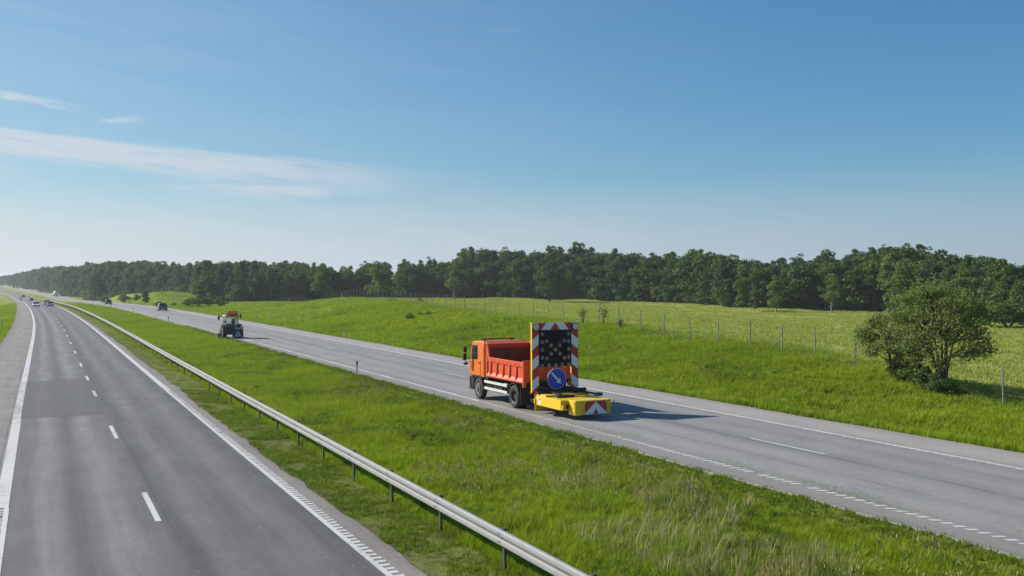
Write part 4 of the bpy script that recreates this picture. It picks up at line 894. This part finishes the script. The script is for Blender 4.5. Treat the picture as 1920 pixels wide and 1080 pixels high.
def tree_proto(kind, seed):
    """returns (trunk mesh, crown mesh, natural height)"""
    rg = np.random.default_rng(seed); tb = MB(); bark = 'bark'
    if kind == 'broad':
        H_ = 15; pf = crown_puffs(rg, 44, 7.9, 4.5, 6.6, 1.45); C, N = puff_points(rg, pf, 46); sz = .36; lm = 'leaf_broad'; limb_tree(tb, rg, (0, 0, -.3), 13, .30, pf)
    elif kind == 'birch':
        H_ = 16; pf = crown_puffs(rg, 36, 8.6, 2.9, 7.2, 1.05, .72); C, N = puff_points(rg, pf, 64); sz = .30; lm = 'leaf_birch'; bark = 'pale_bark'; limb_tree(tb, rg, (0, 0, -.3), 15, .18, pf, (.3, .2))
    elif kind == 'aspen':
        H_ = 17; pf = crown_puffs(rg, 34, 9.8, 3.2, 7.0, 1.15, .6); C, N = puff_points(rg, pf, 58); sz = .32; lm = 'leaf_aspen'; bark = 'pale_bark'; limb_tree(tb, rg, (0, 0, -.3), 15.5, .22, pf)
    elif kind == 'bright':
        H_ = 11; pf = crown_puffs(rg, 26, 5.9, 2.7, 4.9, 1.1, .35); C, N = puff_points(rg, pf, 64); sz = .28; lm = 'leaf_bright'; limb_tree(tb, rg, (0, 0, -.3), 9.5, .16, pf)
    elif kind == 'pine':
        H_ = 17; pf = [(0, 0, 12.2, 1.8, 1.8)]
        for i in range(26):
            z = rg.uniform(6.5, 16.4); q = rg.uniform(.2, 1)*(2.5-(max(0, z-10.5))*.38); a = rg.uniform(0, 6.28); p_ = rg.uniform(.75, 1.25); pf.append((q*math.cos(a), q*math.sin(a), z, p_, p_*.85))
        C, N = puff_points(rg, pf, 66); sz = .30; lm = 'leaf_pine'; limb_tree(tb, rg, (0, 0, -.3), 16, .22, pf, nlimb=12)
    elif kind == 'spruce':
        H_ = 17; n = 3000; t = rg.uniform(0, 1, n)**.75; z = 1.2+t*15.8; wh = .72+.28*np.abs(np.sin(z*3.4)); a = rg.uniform(0, 6.28, n)
        q = 3.1*(1-t)**.85*wh*rg.uniform(.35, 1.0, n)**.5*(1+.18*np.sin(a*5+z)); C = np.stack([q*np.cos(a), q*np.sin(a), z-.25*q], 1); N = np.stack([np.cos(a), np.sin(a), np.full(n, .55)], 1); sz = .36; lm = 'needle'
        tb.tube([(0, 0, -.3), (0, 0, 8), (0, 0, 17)], [.24, .14, .02], 7)
    elif kind == 'shrub':
        H_ = 4; pf = crown_puffs(rg, 20, 1.9, 1.9, 1.6, .75, core=1); C, N = puff_points(rg, pf, 85); sz = .21; lm = 'leaf_shrub'
        for k in range(5):
            a = rg.uniform(0, 6.28); tb.tube([(0, 0, -.2), (.5*math.cos(a), .5*math.sin(a), 1.2), (1.1*math.cos(a), 1.1*math.sin(a), 2.6)], [.06, .045, .015], 5)
    C[:, 2] = np.maximum(C[:, 2], .15)
    V, Q_ = leaf_cards(rg, C, N, sz); cm = fast_mesh('crown', V, Q_); cm.materials.append(M[lm])
    tm = tb.mesh('trunk'); tm.materials.append(M[bark]); return tm, cm, H_
PROTO = {}
for i, (k, n_) in enumerate((('broad', 3), ('birch', 2), ('aspen', 2), ('bright', 1), ('pine', 2), ('spruce', 2), ('shrub', 2))): PROTO[k] = [tree_proto(k, 100+10*i+j) for j in range(n_)]
TNAME = {'broad': 'broadleaf_tree', 'birch': 'birch_tree', 'aspen': 'aspen_tree', 'bright': 'young_tree', 'pine': 'pine_tree', 'spruce': 'spruce_tree', 'shrub': 'shrub'}
trng = random.Random(77)
def put_tree(kind, x, y, z, height, label, group=None, wide=1.0, cat='tree', var=None):
    tm, cm, H_ = PROTO[kind][trng.randrange(len(PROTO[kind])) if var is None else var]
    r = empty(TNAME[kind], (x, y, z-.1), trng.uniform(0, 6.28), label, cat, group); k = height/H_; w = k*wide*trng.uniform(.88, 1.12); r.scale = (w, w, k)
    link(bpy.data.objects.new('trunk', tm), r); link(bpy.data.objects.new('crown', cm), r); return r
SKY_X = [-400, 0, 60, 90, 130, 190, 220, 280, 340, 400, 480, 560, 640, 700, 740, 800, 850, 900, 950, 1000, 1050, 1090, 1140, 1200, 1280, 1330, 1400, 1500, 1600, 1650, 1690, 1740, 1800, 1860, 1920, 2600]
SKY_Y = [520, 514, 503, 495, 492, 488, 488, 487, 485, 488, 488, 490, 490, 487, 488, 482, 477, 459, 466, 463, 458, 457, 460, 473, 472, 467, 479, 475, 468, 455, 460, 467, 480, 489, 498, 500]
def skyline_height(x, y, z): return CAM_H+(532.7-np.interp(960+1850*x/y, SKY_X, SKY_Y))/1850*y-z
WOOD = {'broad': 'rounded dark green broadleaf tree in the forest across the meadow', 'birch': 'slender fresh green birch in the forest across the meadow', 'aspen': 'tall grey-green aspen in the forest across the meadow',
        'pine': 'tall dark pine with bare lower trunk in the forest across the meadow', 'spruce': 'dark pointed spruce in the forest across the meadow'}
ROADW = {'broad': 'dark rounded tree in the forest along the motorway', 'birch': 'slender birch in the forest along the motorway', 'aspen': 'tall grey-green aspen in the forest along the motorway',
         'pine': 'dark pine in the forest along the motorway', 'spruce': 'pointed spruce in the forest along the motorway'}
seg = np.hypot(*np.diff(FB, axis=0).T); cum = np.concatenate([[0], np.cumsum(seg)]); n_right = len(_bp); L_right = cum[n_right-1]
def pick(px, row):
    u = trng.random()
    if px > 1650: t = (('spruce', .14), ('aspen', .30), ('broad', .33), ('birch', .23)) if row else (('broad', .35), ('birch', .35), ('aspen', .25), ('spruce', .05))
    elif px > 820: t = (('broad', .5), ('birch', .14), ('aspen', .28), ('spruce', .02), ('pine', .06)) if row else (('broad', .62), ('birch', .18), ('aspen', .2))
    else: t = (('pine', .16), ('broad', .36), ('spruce', .03), ('birch', .2), ('aspen', .25)) if row else (('broad', .42), ('birch', .25), ('aspen', .2), ('pine', .13))
    for k, w in t:
        u -= w
        if u <= 0: return k
    return 'broad'
indiv = 0; far_pts = []
def forest_row(off, step, d0, d1, individual, left, row):
    global indiv
    q = d0
    while q < d1:
        q += step*trng.uniform(.7, 1.3); x = np.interp(q, cum, FB[:, 0]); y = np.interp(q, cum, FB[:, 1]); o = off+trng.uniform(-2.2, 2.2)
        if left:
            s_, d_ = SD(x, y); X_, Y_ = P(s_[0], d_[0]+o)
        else:
            r_ = math.hypot(x, y); X_, Y_ = x*(r_+o)/r_, y*(r_+o)/r_
        X_, Y_ = float(X_), float(Y_); s_, d_ = SD(X_, Y_); z = gz(s_[0], d_[0]); px = 960+1850*X_/Y_
        hh = float(np.clip(skyline_height(X_, Y_, z), 7.5, 24)); hh *= trng.uniform(.66, .96) if row == 0 else trng.uniform(.78, 1.06)
        k = pick(px, row)
        if k in ('spruce', 'pine'): hh *= .94
        if individual and -150 < px < 2080 and indiv < 330:
            put_tree(k, X_, Y_, z, hh, (ROADW if left else WOOD)[k], 'forest trees along the motorway' if left else 'forest trees across the meadow', 1.15 if row == 0 else 1.0); indiv += 1
        else: far_pts.append((k, X_, Y_, z, hh))
LS = L_right+5
forest_row(0, 5.2, 0, L_right, True, False, 0); forest_row(0, 6.5, LS, LS+420, True, True, 0)
forest_row(6.5, 6.0, 0, L_right, True, False, 1); forest_row(7, 7.5, LS, LS+420, True, True, 1); forest_row(13, 6.5, 0, L_right, True, False, 2)
for r_ in range(3, 7): forest_row(6.5*r_, 7.0, 0, L_right, False, False, r_)
for r_ in range(2, 6): forest_row(7*r_, 8.0, LS, LS+420, False, True, r_)
for r_ in range(0, 5): forest_row(8*r_, 8.5, LS+420, cum[-1]-5, False, True, r_)

# ------------------------------------------------------------------ scatter: one object of instanced pieces that nobody could count
def scatter(name, pts, scl, rot, idx, protos, label, scl_z=None):
    me = bpy.data.meshes.new(name); n = len(pts); me.vertices.add(n); me.vertices.foreach_set('co', np.asarray(pts, np.float32).ravel())
    sc3 = np.stack([scl, scl, scl if scl_z is None else scl_z], 1).astype(np.float32)
    a = me.attributes.new('scl', 'FLOAT_VECTOR', 'POINT'); a.data.foreach_set('vector', sc3.ravel())
    a = me.attributes.new('rot', 'FLOAT_VECTOR', 'POINT'); a.data.foreach_set('vector', np.asarray(rot, np.float32).ravel())
    a = me.attributes.new('idx', 'INT', 'POINT'); a.data.foreach_set('value', np.asarray(idx, np.int32))
    me.update(); o = link(bpy.data.objects.new(name, me)); tag(o, label, None, None, 'stuff')
    ng = bpy.data.node_groups.new(name+'_nodes', 'GeometryNodeTree')
    ng.interface.new_socket('Geometry', in_out='INPUT', socket_type='NodeSocketGeometry'); ng.interface.new_socket('Geometry', in_out='OUTPUT', socket_type='NodeSocketGeometry')
    N_ = ng.nodes; gi = N_.new('NodeGroupInput'); go = N_.new('NodeGroupOutput'); ip = N_.new('GeometryNodeInstanceOnPoints'); jn = N_.new('GeometryNodeJoinGeometry')
    for p_ in reversed(protos):
        oi = N_.new('GeometryNodeObjectInfo'); oi.inputs['Object'].default_value = p_; oi.inputs['As Instance'].default_value = True; ng.links.new(oi.outputs['Geometry'], jn.inputs[0])
    def attr(nm, t):
        q = N_.new('GeometryNodeInputNamedAttribute'); q.data_type = t; q.inputs['Name'].default_value = nm; return q.outputs['Attribute']
    ng.links.new(gi.outputs[0], ip.inputs['Points']); ng.links.new(jn.outputs[0], ip.inputs['Instance']); ip.inputs['Pick Instance'].default_value = True
    ng.links.new(attr('idx', 'INT'), ip.inputs['Instance Index']); ng.links.new(attr('rot', 'FLOAT_VECTOR'), ip.inputs['Rotation']); ng.links.new(attr('scl', 'FLOAT_VECTOR'), ip.inputs['Scale'])
    ng.links.new(ip.outputs[0], go.inputs[0]); md = o.modifiers.new('scatter', 'NODES'); md.node_group = ng; return o
def proto_obj(name, mesh_): return bpy.data.objects.new(name, mesh_)

TP = {}; order = []
for k in PROTO:
    if k == 'bright': continue
    for v, (tm, cm, H_) in enumerate(PROTO[k]): TP.setdefault(k, []).append(len(order)); order.append((proto_obj('crown_source', cm), H_))
fr_rng = np.random.default_rng(5); kk = [TP[p_[0]][fr_rng.integers(len(TP[p_[0]]))] for p_ in far_pts]
hs = np.array([p_[4]/order[k][1] for p_, k in zip(far_pts, kk)])
scatter('far_forest', [(p_[1], p_[2], p_[3]) for p_ in far_pts], hs*fr_rng.uniform(.95, 1.25, len(hs)), np.stack([np.zeros(len(hs)), np.zeros(len(hs)), fr_rng.uniform(0, 6.28, len(hs))], 1), kk,
        [o for o, _ in order], 'mass of trees filling the depth of the forest', hs)
# undergrowth along the forest edge
up = []
for q in np.arange(0, cum[-1]-900, 1.0):
    x = np.interp(q, cum, FB[:, 0]); y = np.interp(q, cum, FB[:, 1]); r_ = math.hypot(x, y); o = trng.uniform(-3.0, 8); X_, Y_ = x*(r_+o)/r_, y*(r_+o)/r_
    if q > L_right: s_, d_ = SD(x, y); X_, Y_ = P(s_[0], d_[0]+trng.uniform(-3.5, 3))
    s_, d_ = SD(X_, Y_); up.append((float(X_), float(Y_), gz(s_[0], d_[0])-.2))
up = np.array(up); n = len(up); ug = np.random.default_rng(6)
scatter('undergrowth', up, ug.uniform(.65, 1.25, n)*np.where(ug.random(n) < .2, 1.7, 1), np.stack([np.zeros(n), np.zeros(n), ug.uniform(0, 6.28, n)], 1), ug.integers(0, 2, n), [order[i][0] for i in TP['shrub']], 'low bushy undergrowth along the forest edge')

# single trees and bushes that stand out
def spot(px, Y): x = (px-960)/1850*Y; s_, d_ = SD(x, Y); return x, Y, gz(s_[0], d_[0])
def lone(kind, px, Y, ytop, label, wide=1.0, **kw):
    x, y, z = spot(px, Y); return put_tree(kind, x, y, z, CAM_H+(532.7-ytop)/1850*Y-z, label, wide=wide, **kw)
lone('bright', 603, 300, 489, 'bright green young tree standing behind the crest of the slope', 1.0)
lone('bright', 712, 300, 484, 'tall fresh green tree with a full crown behind the fence', 1.25)
lone('bright', 748, 320, 508, 'small yellow-green tree beside the tall fresh green one', .95)
lone('birch', 852, 318, 478, 'light green birch in front of the forest edge behind the fence', 1.2)
lone('broad', 1030, 290, 492, 'round grey-green tree bulging out of the forest onto the meadow', 1.15)
lone('birch', 1455, 222, 515, 'pale rounded tree at the meadow edge in front of the dark forest', 1.5)
lone('birch', 1415, 226, 535, 'small light tree tucked beside the pale rounded tree', 1.2)
lone('birch', 1560, 222, 508, 'broad pale birch pair at the meadow edge', 1.5)
lone('birch', 1690, 205, 500, 'pale leafy tree behind the roadside tree', 1.4)
lone('broad', 1800, 165, 520, 'green tree in the forest corner right behind the roadside tree', 1.2)
lone('shrub', 1890, 140, 566, 'large light green bush at the foot of the forest corner', 2.0, cat='bush')
lone('shrub', 1850, 150, 572, 'low bush at the forest corner beside a larger one', 1.8, cat='bush')
lone('broad', 272, 305, 539, 'small dark tree at the roadside in front of the grass mound', .8)
lone('shrub', 298, 290, 561, 'low grey-green bush at the roadside by the small dark tree', 1.6, cat='bush')
lone('shrub', 325, 275, 563, 'low bush at the roadside behind the dark suv', 1.5, cat='bush')
for px, Y, yt, w in ((352, 262, 556, 1.5), (372, 262, 548, 1.3), (392, 264, 545, 1.3)): lone('shrub', px, Y, yt, 'one of the dense bushes bunched where the slope ends', w, cat='bush', group='bushes at the end of the slope')
lone('shrub', 414, 262, 551, 'round dark bush alone at the end of the slope', 1.15, cat='bush')
for px, Y, yt, w in ((195, 380, 552, 1.6), (232, 365, 546, 1.4), (255, 360, 547, 1.2)): lone('shrub', px, Y, yt, 'bush between the forest and the grass mound', w, cat='bush', group='bushes by the mound')
# dark little bushes on the slope
for px, py, lab in ((767, 598, 'small dark bush low on the grass slope'), (787, 591, 'tiny flat bush on the grass slope beside the dark one'), (803, 590, 'tiny bush on the upper grass slope, last of three'), (788, 567, 'small dark bush at the fence on the slope crest')):
    best = None
    for Yt in np.arange(100, 220, 1.0):
        x = (px-960)/1850*Yt; s_, d_ = SD(x, Yt); z = gz(s_[0], d_[0]); e = abs(532.7+(CAM_H-z)/Yt*1850-py)
        if best is None or e < best[0]: best = (e, x, Yt, z)
    put_tree('shrub', best[1], best[2], best[3], 1.0 if px in (767, 788) else .6, lab, None, 1.3, 'bush')

# saplings by the fence
def sapling(px, Y, h, label, seed):
    x, y, z = spot(px, Y); r = empty('sapling', (x, y, z-.05), 0, label, 'sapling'); rg = np.random.default_rng(seed); tb = MB(); C = []
    for k in range(5):
        a = rg.uniform(0, 6.28); q = rg.uniform(.1, .45)*h*.5; tz = h*rg.uniform(.6, 1.0); pts = [(0, 0, 0), (q*.4*math.cos(a), q*.4*math.sin(a), tz*.5), (q*math.cos(a), q*math.sin(a), tz)]; tb.tube(pts, [.025, .017, .006], 5)
        for j in range(20):
            t = rg.uniform(.25, 1); C.append(np.array(pts[1])*(1-t)+np.array(pts[2])*t+rg.normal(0, .13, 3))
    C = np.array(C); V, Q_ = leaf_cards(rg, C, rg.normal(0, 1, C.shape), .085); cm = fast_mesh('leaves', V, Q_); cm.materials.append(M['leaf_shrub'])
    tb.build('stem', M['bark'], r); link(bpy.data.objects.new('leaves', cm), r)
sapling(1093, 97, 2.0, 'thin forked sapling just behind the arrow board by the fence', 1); sapling(1131, 92, 2.3, 'thin upright sapling beside a fence post right of the arrow board', 2); sapling(1163, 90, .9, 'very small sapling low in the grass by the fence', 3)

# roadside tree and the shrub beside it
def roadside(name, px, Y, h, rad, stems, seed, label, n_puff, dens, size, sparse=0.0):
    """multi-stemmed tree: stems fork from one foot to leaf sprays spread through a dome"""
    x, y, z = spot(px, Y); r = empty(name, (x, y, z-.1), 0, label, 'tree'); rg = np.random.default_rng(seed); tb = MB(); pf = []
    while len(pf) < n_puff:
        v = rg.normal(0, 1, 3); v /= np.linalg.norm(v); q = rg.uniform(.45, 1.0)**.5; p_ = np.array([v[0]*rad*q, v[1]*rad*q, h*.56+v[2]*h*.42*q])
        inner = np.hypot(p_[0], p_[1]) < rad*.62 and p_[2] < h*.60
        if p_[2] < h*.11 or (inner and rg.random() < .9) or (p_[0] > 0 and p_[2] < h*.5 and rg.random() < sparse): continue
        s_ = rg.uniform(.26, .46)*rad/2.2; pf.append((*p_, s_, s_*.75))
    fork = []
    for k in range(stems):
        a = 6.28*k/stems+rg.uniform(-.4, .4); q = rad*rg.uniform(.12, .34); top = h*rg.uniform(.42, .6); pts = [(.12*math.cos(a), .12*math.sin(a), -.1), (q*.4*math.cos(a), q*.4*math.sin(a), top*.45), (q*math.cos(a), q*math.sin(a), top)]
        tb.tube(pts, [.085, .065, .042], 7); fork += [np.array(pts[1]), np.array(pts[2]), (np.array(pts[1])+np.array(pts[2]))/2]
    for p_ in pf:
        c = np.array(p_[:3]); f = min(fork, key=lambda q: np.linalg.norm(q-c)+2.5*max(0, q[2]-c[2]+.2)); m_ = (f+c)/2+rg.normal(0, .10, 3)+np.array([0, 0, .08]); tb.tube([tuple(f), tuple(m_), tuple(c)], [.036, .022, .007], 5)
        for _ in range(3): e = c+rg.normal(0, .28, 3); tb.tube([tuple(m_*.4+c*.6), tuple(e)], [.010, .004], 4)
    C, N = [], []
    for (a, b_, c, rx, rz) in pf:
        k = int(dens*rg.uniform(.6, 1.3)); v = rg.normal(0, 1, (k, 3)); C.append(np.array([a, b_, c])+v*np.array([rx, rx, rz])*.62); N.append(v+np.array([0, 0, .5]))
    C = np.concatenate(C); N = np.concatenate(N); V, Q_ = leaf_cards(rg, C, N/np.linalg.norm(N, axis=1)[:, None], size, .6, (.5, .9))
    cm = fast_mesh('crown', V, Q_); cm.materials.append(M['leaf_roadside']); tb.build('trunk', M['bark'], r); link(bpy.data.objects.new('crown', cm), r); return r
roadside('roadside_tree', 1768, 52.4, 6.15, 2.6, 6, 11, 'leafy multi-stemmed roadside tree growing through the fence line', 118, 105, .078, .5)
roadside('roadside_shrub_tree', 1674, 56.4, 4.1, 2.0, 5, 23, 'smaller bushy tree leaning against the roadside tree', 88, 100, .076, .0)
for px, Y, h_ in ((1712, 54.5, 1.5), (1735, 53.5, 1.3), (1690, 55.5, 1.4), (1752, 52.2, 1.25), (1774, 51.8, 1.0)):
    x, y, z = spot(px, Y); put_tree('shrub', x, y, z, h_, 'low bush filling the gap under the two roadside trees', 'bushes under the roadside trees', 1.1, 'bush')

# ------------------------------------------------------------------ grass
def tuft(name, seed, nb, h, w, spread, bend, mat, flat=False, segs=3):
    rg = np.random.default_rng(seed); V, F = [], []
    for i in range(nb):
        a = rg.uniform(0, 6.28); q = spread*math.sqrt(rg.random()); b0 = np.array([q*math.cos(a), q*math.sin(a), 0.0]); da = a+rg.normal(0, .9); dv = np.array([math.cos(da), math.sin(da), 0]); sd_ = np.array([-dv[1], dv[0], 0])
        hh = h*rg.uniform(.55, 1.15); bb = bend*rg.uniform(.3, 1.3)*hh; ww = w*rg.uniform(.7, 1.3)
        lay = .25 if flat else 1.0
        for k in range(segs+1):
            t = k/segs; c = b0+dv*(bb*t*t+(hh*.9*t if flat else 0))+np.array([0, 0, hh*lay*(t-.18*t*t*bend)]); hw = ww*(1-t**1.5)*.5+.0006; V += [c-sd_*hw, c+sd_*hw]
        o = len(V)-2*(segs+1)
        for k in range(segs): F.append((o+2*k, o+2*k+1, o+2*k+3, o+2*k+2))
    me = fast_mesh(name, V, F); me.materials.append(M[mat]); return proto_obj(name, me)
g_near = [tuft('tuft_source', 200+i, 30, .25, .011, .13, .55, 'blade') for i in range(4)]
g_mid = [tuft('tuft_source', 220+i, 20, .29, .024, .18, .5, 'blade', segs=2) for i in range(3)]
g_far = [tuft('tuft_source', 230+i, 16, .30, .055, .30, .5, 'blade', segs=2) for i in range(3)]
g_sedge = [tuft('tuft_source', 240+i, 30, .50, .018, .16, .7, 'sedge') for i in range(2)]
g_straw = [tuft('tuft_source', 250+i, 6, .62, .010, .14, .35, 'straw') for i in range(3)]
def seed_tuft(seed):
    rg = np.random.default_rng(seed); V, F = [], []
    for i in range(7):
        x0, y0 = rg.normal(0, .12, 2); hh = rg.uniform(.34, .52); lx_, ly_ = rg.normal(0, .06, 2)
        for (z0, z1, w) in ((0, hh*.8, .004), (hh*.76, hh, .020)):
            a = rg.uniform(0, 3.14); c, s_ = math.cos(a)*w, math.sin(a)*w; k0, k1 = z0/hh, z1/hh; o = len(V)
            V += [(x0+lx_*k0-c*.4, y0+ly_*k0-s_*.4, z0), (x0+lx_*k0+c, y0+ly_*k0+s_, z0+(z1-z0)*.3), (x0+lx_*k1, y0+ly_*k1, z1), (x0+lx_*k0-c, y0+ly_*k0-s_, z0+(z1-z0)*.35)]; F.append((o, o+1, o+2, o+3))
    me = fast_mesh('seed_source', V, F); me.materials.append(M['seed']); return proto_obj('seed_source', me)
g_seed = [seed_tuft(290+i) for i in range(3)]
g_cut = [tuft('tuft_source', 260+i, 30, .095, .010, .15, .5, 'cut', True, 1) for i in range(3)]
g_mown = [tuft('tuft_source', 270+i, 22, .12, .018, .14, .5, 'mown', segs=2) for i in range(3)]
g_mead = [tuft('tuft_source', 280+i, 18, .26, .050, .38, .35, 'meadow_blade', segs=2) for i in range(3)]
grg = np.random.default_rng(42)
def sample(s0, s1, d0, d1, dens):
    n = int((s1-s0)*(d1-d0)*dens); s = grg.uniform(s0, s1, n); d = grg.uniform(d0, d1, n); x, y = P(s, d); keep = (np.abs(np.arctan2(x, y)) < .66) & (y > 7); return s[keep], d[keep], x[keep], y[keep]
def sow(name, s, d, x, y, hgt, protos, label, smin=.75, smax=1.25, clump=.5, wide=1.0):
    n = len(s); z = ground_z(s, d)-.015; cl = 1+clump*(vnoise(x*.55, y*.55, 12)-.5)*1.6; sc = grg.uniform(smin, smax, n)*cl*hgt
    rot = np.stack([grg.normal(0, .12, n), grg.normal(0, .12, n), grg.uniform(0, 6.28, n)], 1)
    return scatter(name, np.stack([x, y, z], 1), (np.full(n, 1.0)*grg.uniform(.8, 1.25, n))*wide, rot, grg.integers(0, len(protos), n), protos, label, sc)
def cat4(*a): return [np.concatenate(q) for q in zip(*a)]
# median
a = sample(6, 75, 9.05, 17.9, 36); sow('median_grass', *a, 1.0, g_near, 'tall green grass on the median near the guardrail')
a = cat4(sample(75, 130, 8.9, 18.2, 14), sample(130, 200, 8.9, 18.4, 8), sample(200, 420, 8.9, 18.6, 4)); sow('median_grass', *a, .95, g_mid, 'green grass on the median further along', wide=1.1)
a = sample(6, 75, 17.5, 19.2, 46); k = grg.random(len(a[0])) < .9; sow('mown_grass', *[q[k] for q in a], 1.0, g_mown, 'short mown grass strip beside the light grey carriageway', wide=1.1)
a = sample(75, 150, 17.9, 19.2, 18); sow('mown_grass', *a, 1.3, g_mown, 'mown grass strip near the tractor', wide=1.4)
a = sample(6, 60, 7.25, 9.05, 75); k = vnoise(a[2]*.7, a[3]*.7, 15) > .12; sow('cut_grass', *[q[k] for q in a], 1.1, g_cut, 'pale cut grass lying between guardrail and pavement')
b2 = sample(6, 60, 7.3, 9.1, 36); k = vnoise(b2[2]*1.1, b2[3]*1.1, 19) > .38; sow('verge_grass', *[q[k] for q in b2], 1.05, g_mown, 'short grass at the guardrail posts')
a = cat4(sample(60, 140, 7.3, 9.0, 16), sample(140, 330, 7.3, 9.0, 6)); sow('verge_grass', *a, 1.3, g_cut, 'thin strip of cut grass beside the guardrail', wide=1.6)
# straw, sedge clumps
a = sample(9, 34, 10.5, 18, 16); k = (vnoise(a[2]*.45, a[3]*.45, 31)+.55*np.exp(-((a[0]-19)/6)**2-((a[1]-14)/2.5)**2)) > .82; sow('dry_stalks', *[q[k] for q in a], 1.0, g_straw, 'straw-coloured dry stalks standing in the median grass')
a = sample(8, 70, 9.2, 17.6, 5); k = vnoise(a[2]*.16, a[3]*.16, 61) > .5; sow('seed_heads', *[q[k] for q in a], 1.0, g_seed, 'brownish seed heads standing over the median grass')
a = sample(10, 95, 9.3, 17.6, 5); k = vnoise(a[2]*.33, a[3]*.33, 37) > .76; sow('sedge_clumps', *[q[k] for q in a], .65, g_sedge, 'dark green coarse clumps in the median grass')
# slope up to the fence
def slope(s0, s1, dens, over=3.0):
    n = int((s1-s0)*22*dens); s = grg.uniform(s0, s1, n); u = grg.uniform(0, 1, n); d = B1+.25+u*(fence_d(s)+over-B1); x, y = P(s, d); keep = (np.abs(np.arctan2(x, y)) < .66) & (behind_forest(x, y) < 0); return s[keep], d[keep], x[keep], y[keep]
a = slope(0, 85, 15); sow('slope_grass', *a, 1.05, g_mid, 'bright green grass on the slope below the fence', wide=1.1)
a = cat4(slope(85, 160, 8), slope(160, 400, 4)); sow('slope_grass', *a, 1.0, g_far, 'bright green grass on the far end of the slope', wide=.8)
a = slope(5, 180, 1.3); k = vnoise(a[2]*.22, a[3]*.22, 51) > .78; sow('weed_clumps', *[q[k] for q in a], 0.65, g_sedge, 'dark weeds in clumps on the grass slope', wide=1.6)
# meadow
s = grg.uniform(0, 330, 130000); d = fence_d(s)+1.5+grg.uniform(0, 1, len(s))**1.5*150; x, y = P(s, d); k = (np.abs(np.arctan2(x, y)) < .6) & (behind_forest(x, y) < 1); sow('meadow_grass', s[k], d[k], x[k], y[k], 0.72, g_mead, 'pale tall meadow grass between fence and forest', wide=1.15)
# left verge
a = cat4(sample(60, 200, -22, -4.1, 7), sample(200, 420, -40, -4.1, 2)); sow('roadside_grass', *a, 1.0, g_far, 'green grass on the verge left of the paved shoulder', wide=.8)

# ------------------------------------------------------------------ haze
hm, hh_, hout = new_mat('haze_air'); pv = hh_.n('ShaderNodeVolumePrincipled'); pv.inputs['Color'].default_value = (.80, .88, 1.0, 1); pv.inputs['Density'].default_value = .00015; pv.inputs['Anisotropy'].default_value = .25
hm.node_tree.links.new(pv.outputs[0], hout.inputs['Volume'])
hz = MB().box(-6500, 6500, -3500, 8000, -12, 48).build('haze', hm); tag(hz, 'thin pale air haze over the whole landscape', None, None, 'stuff')
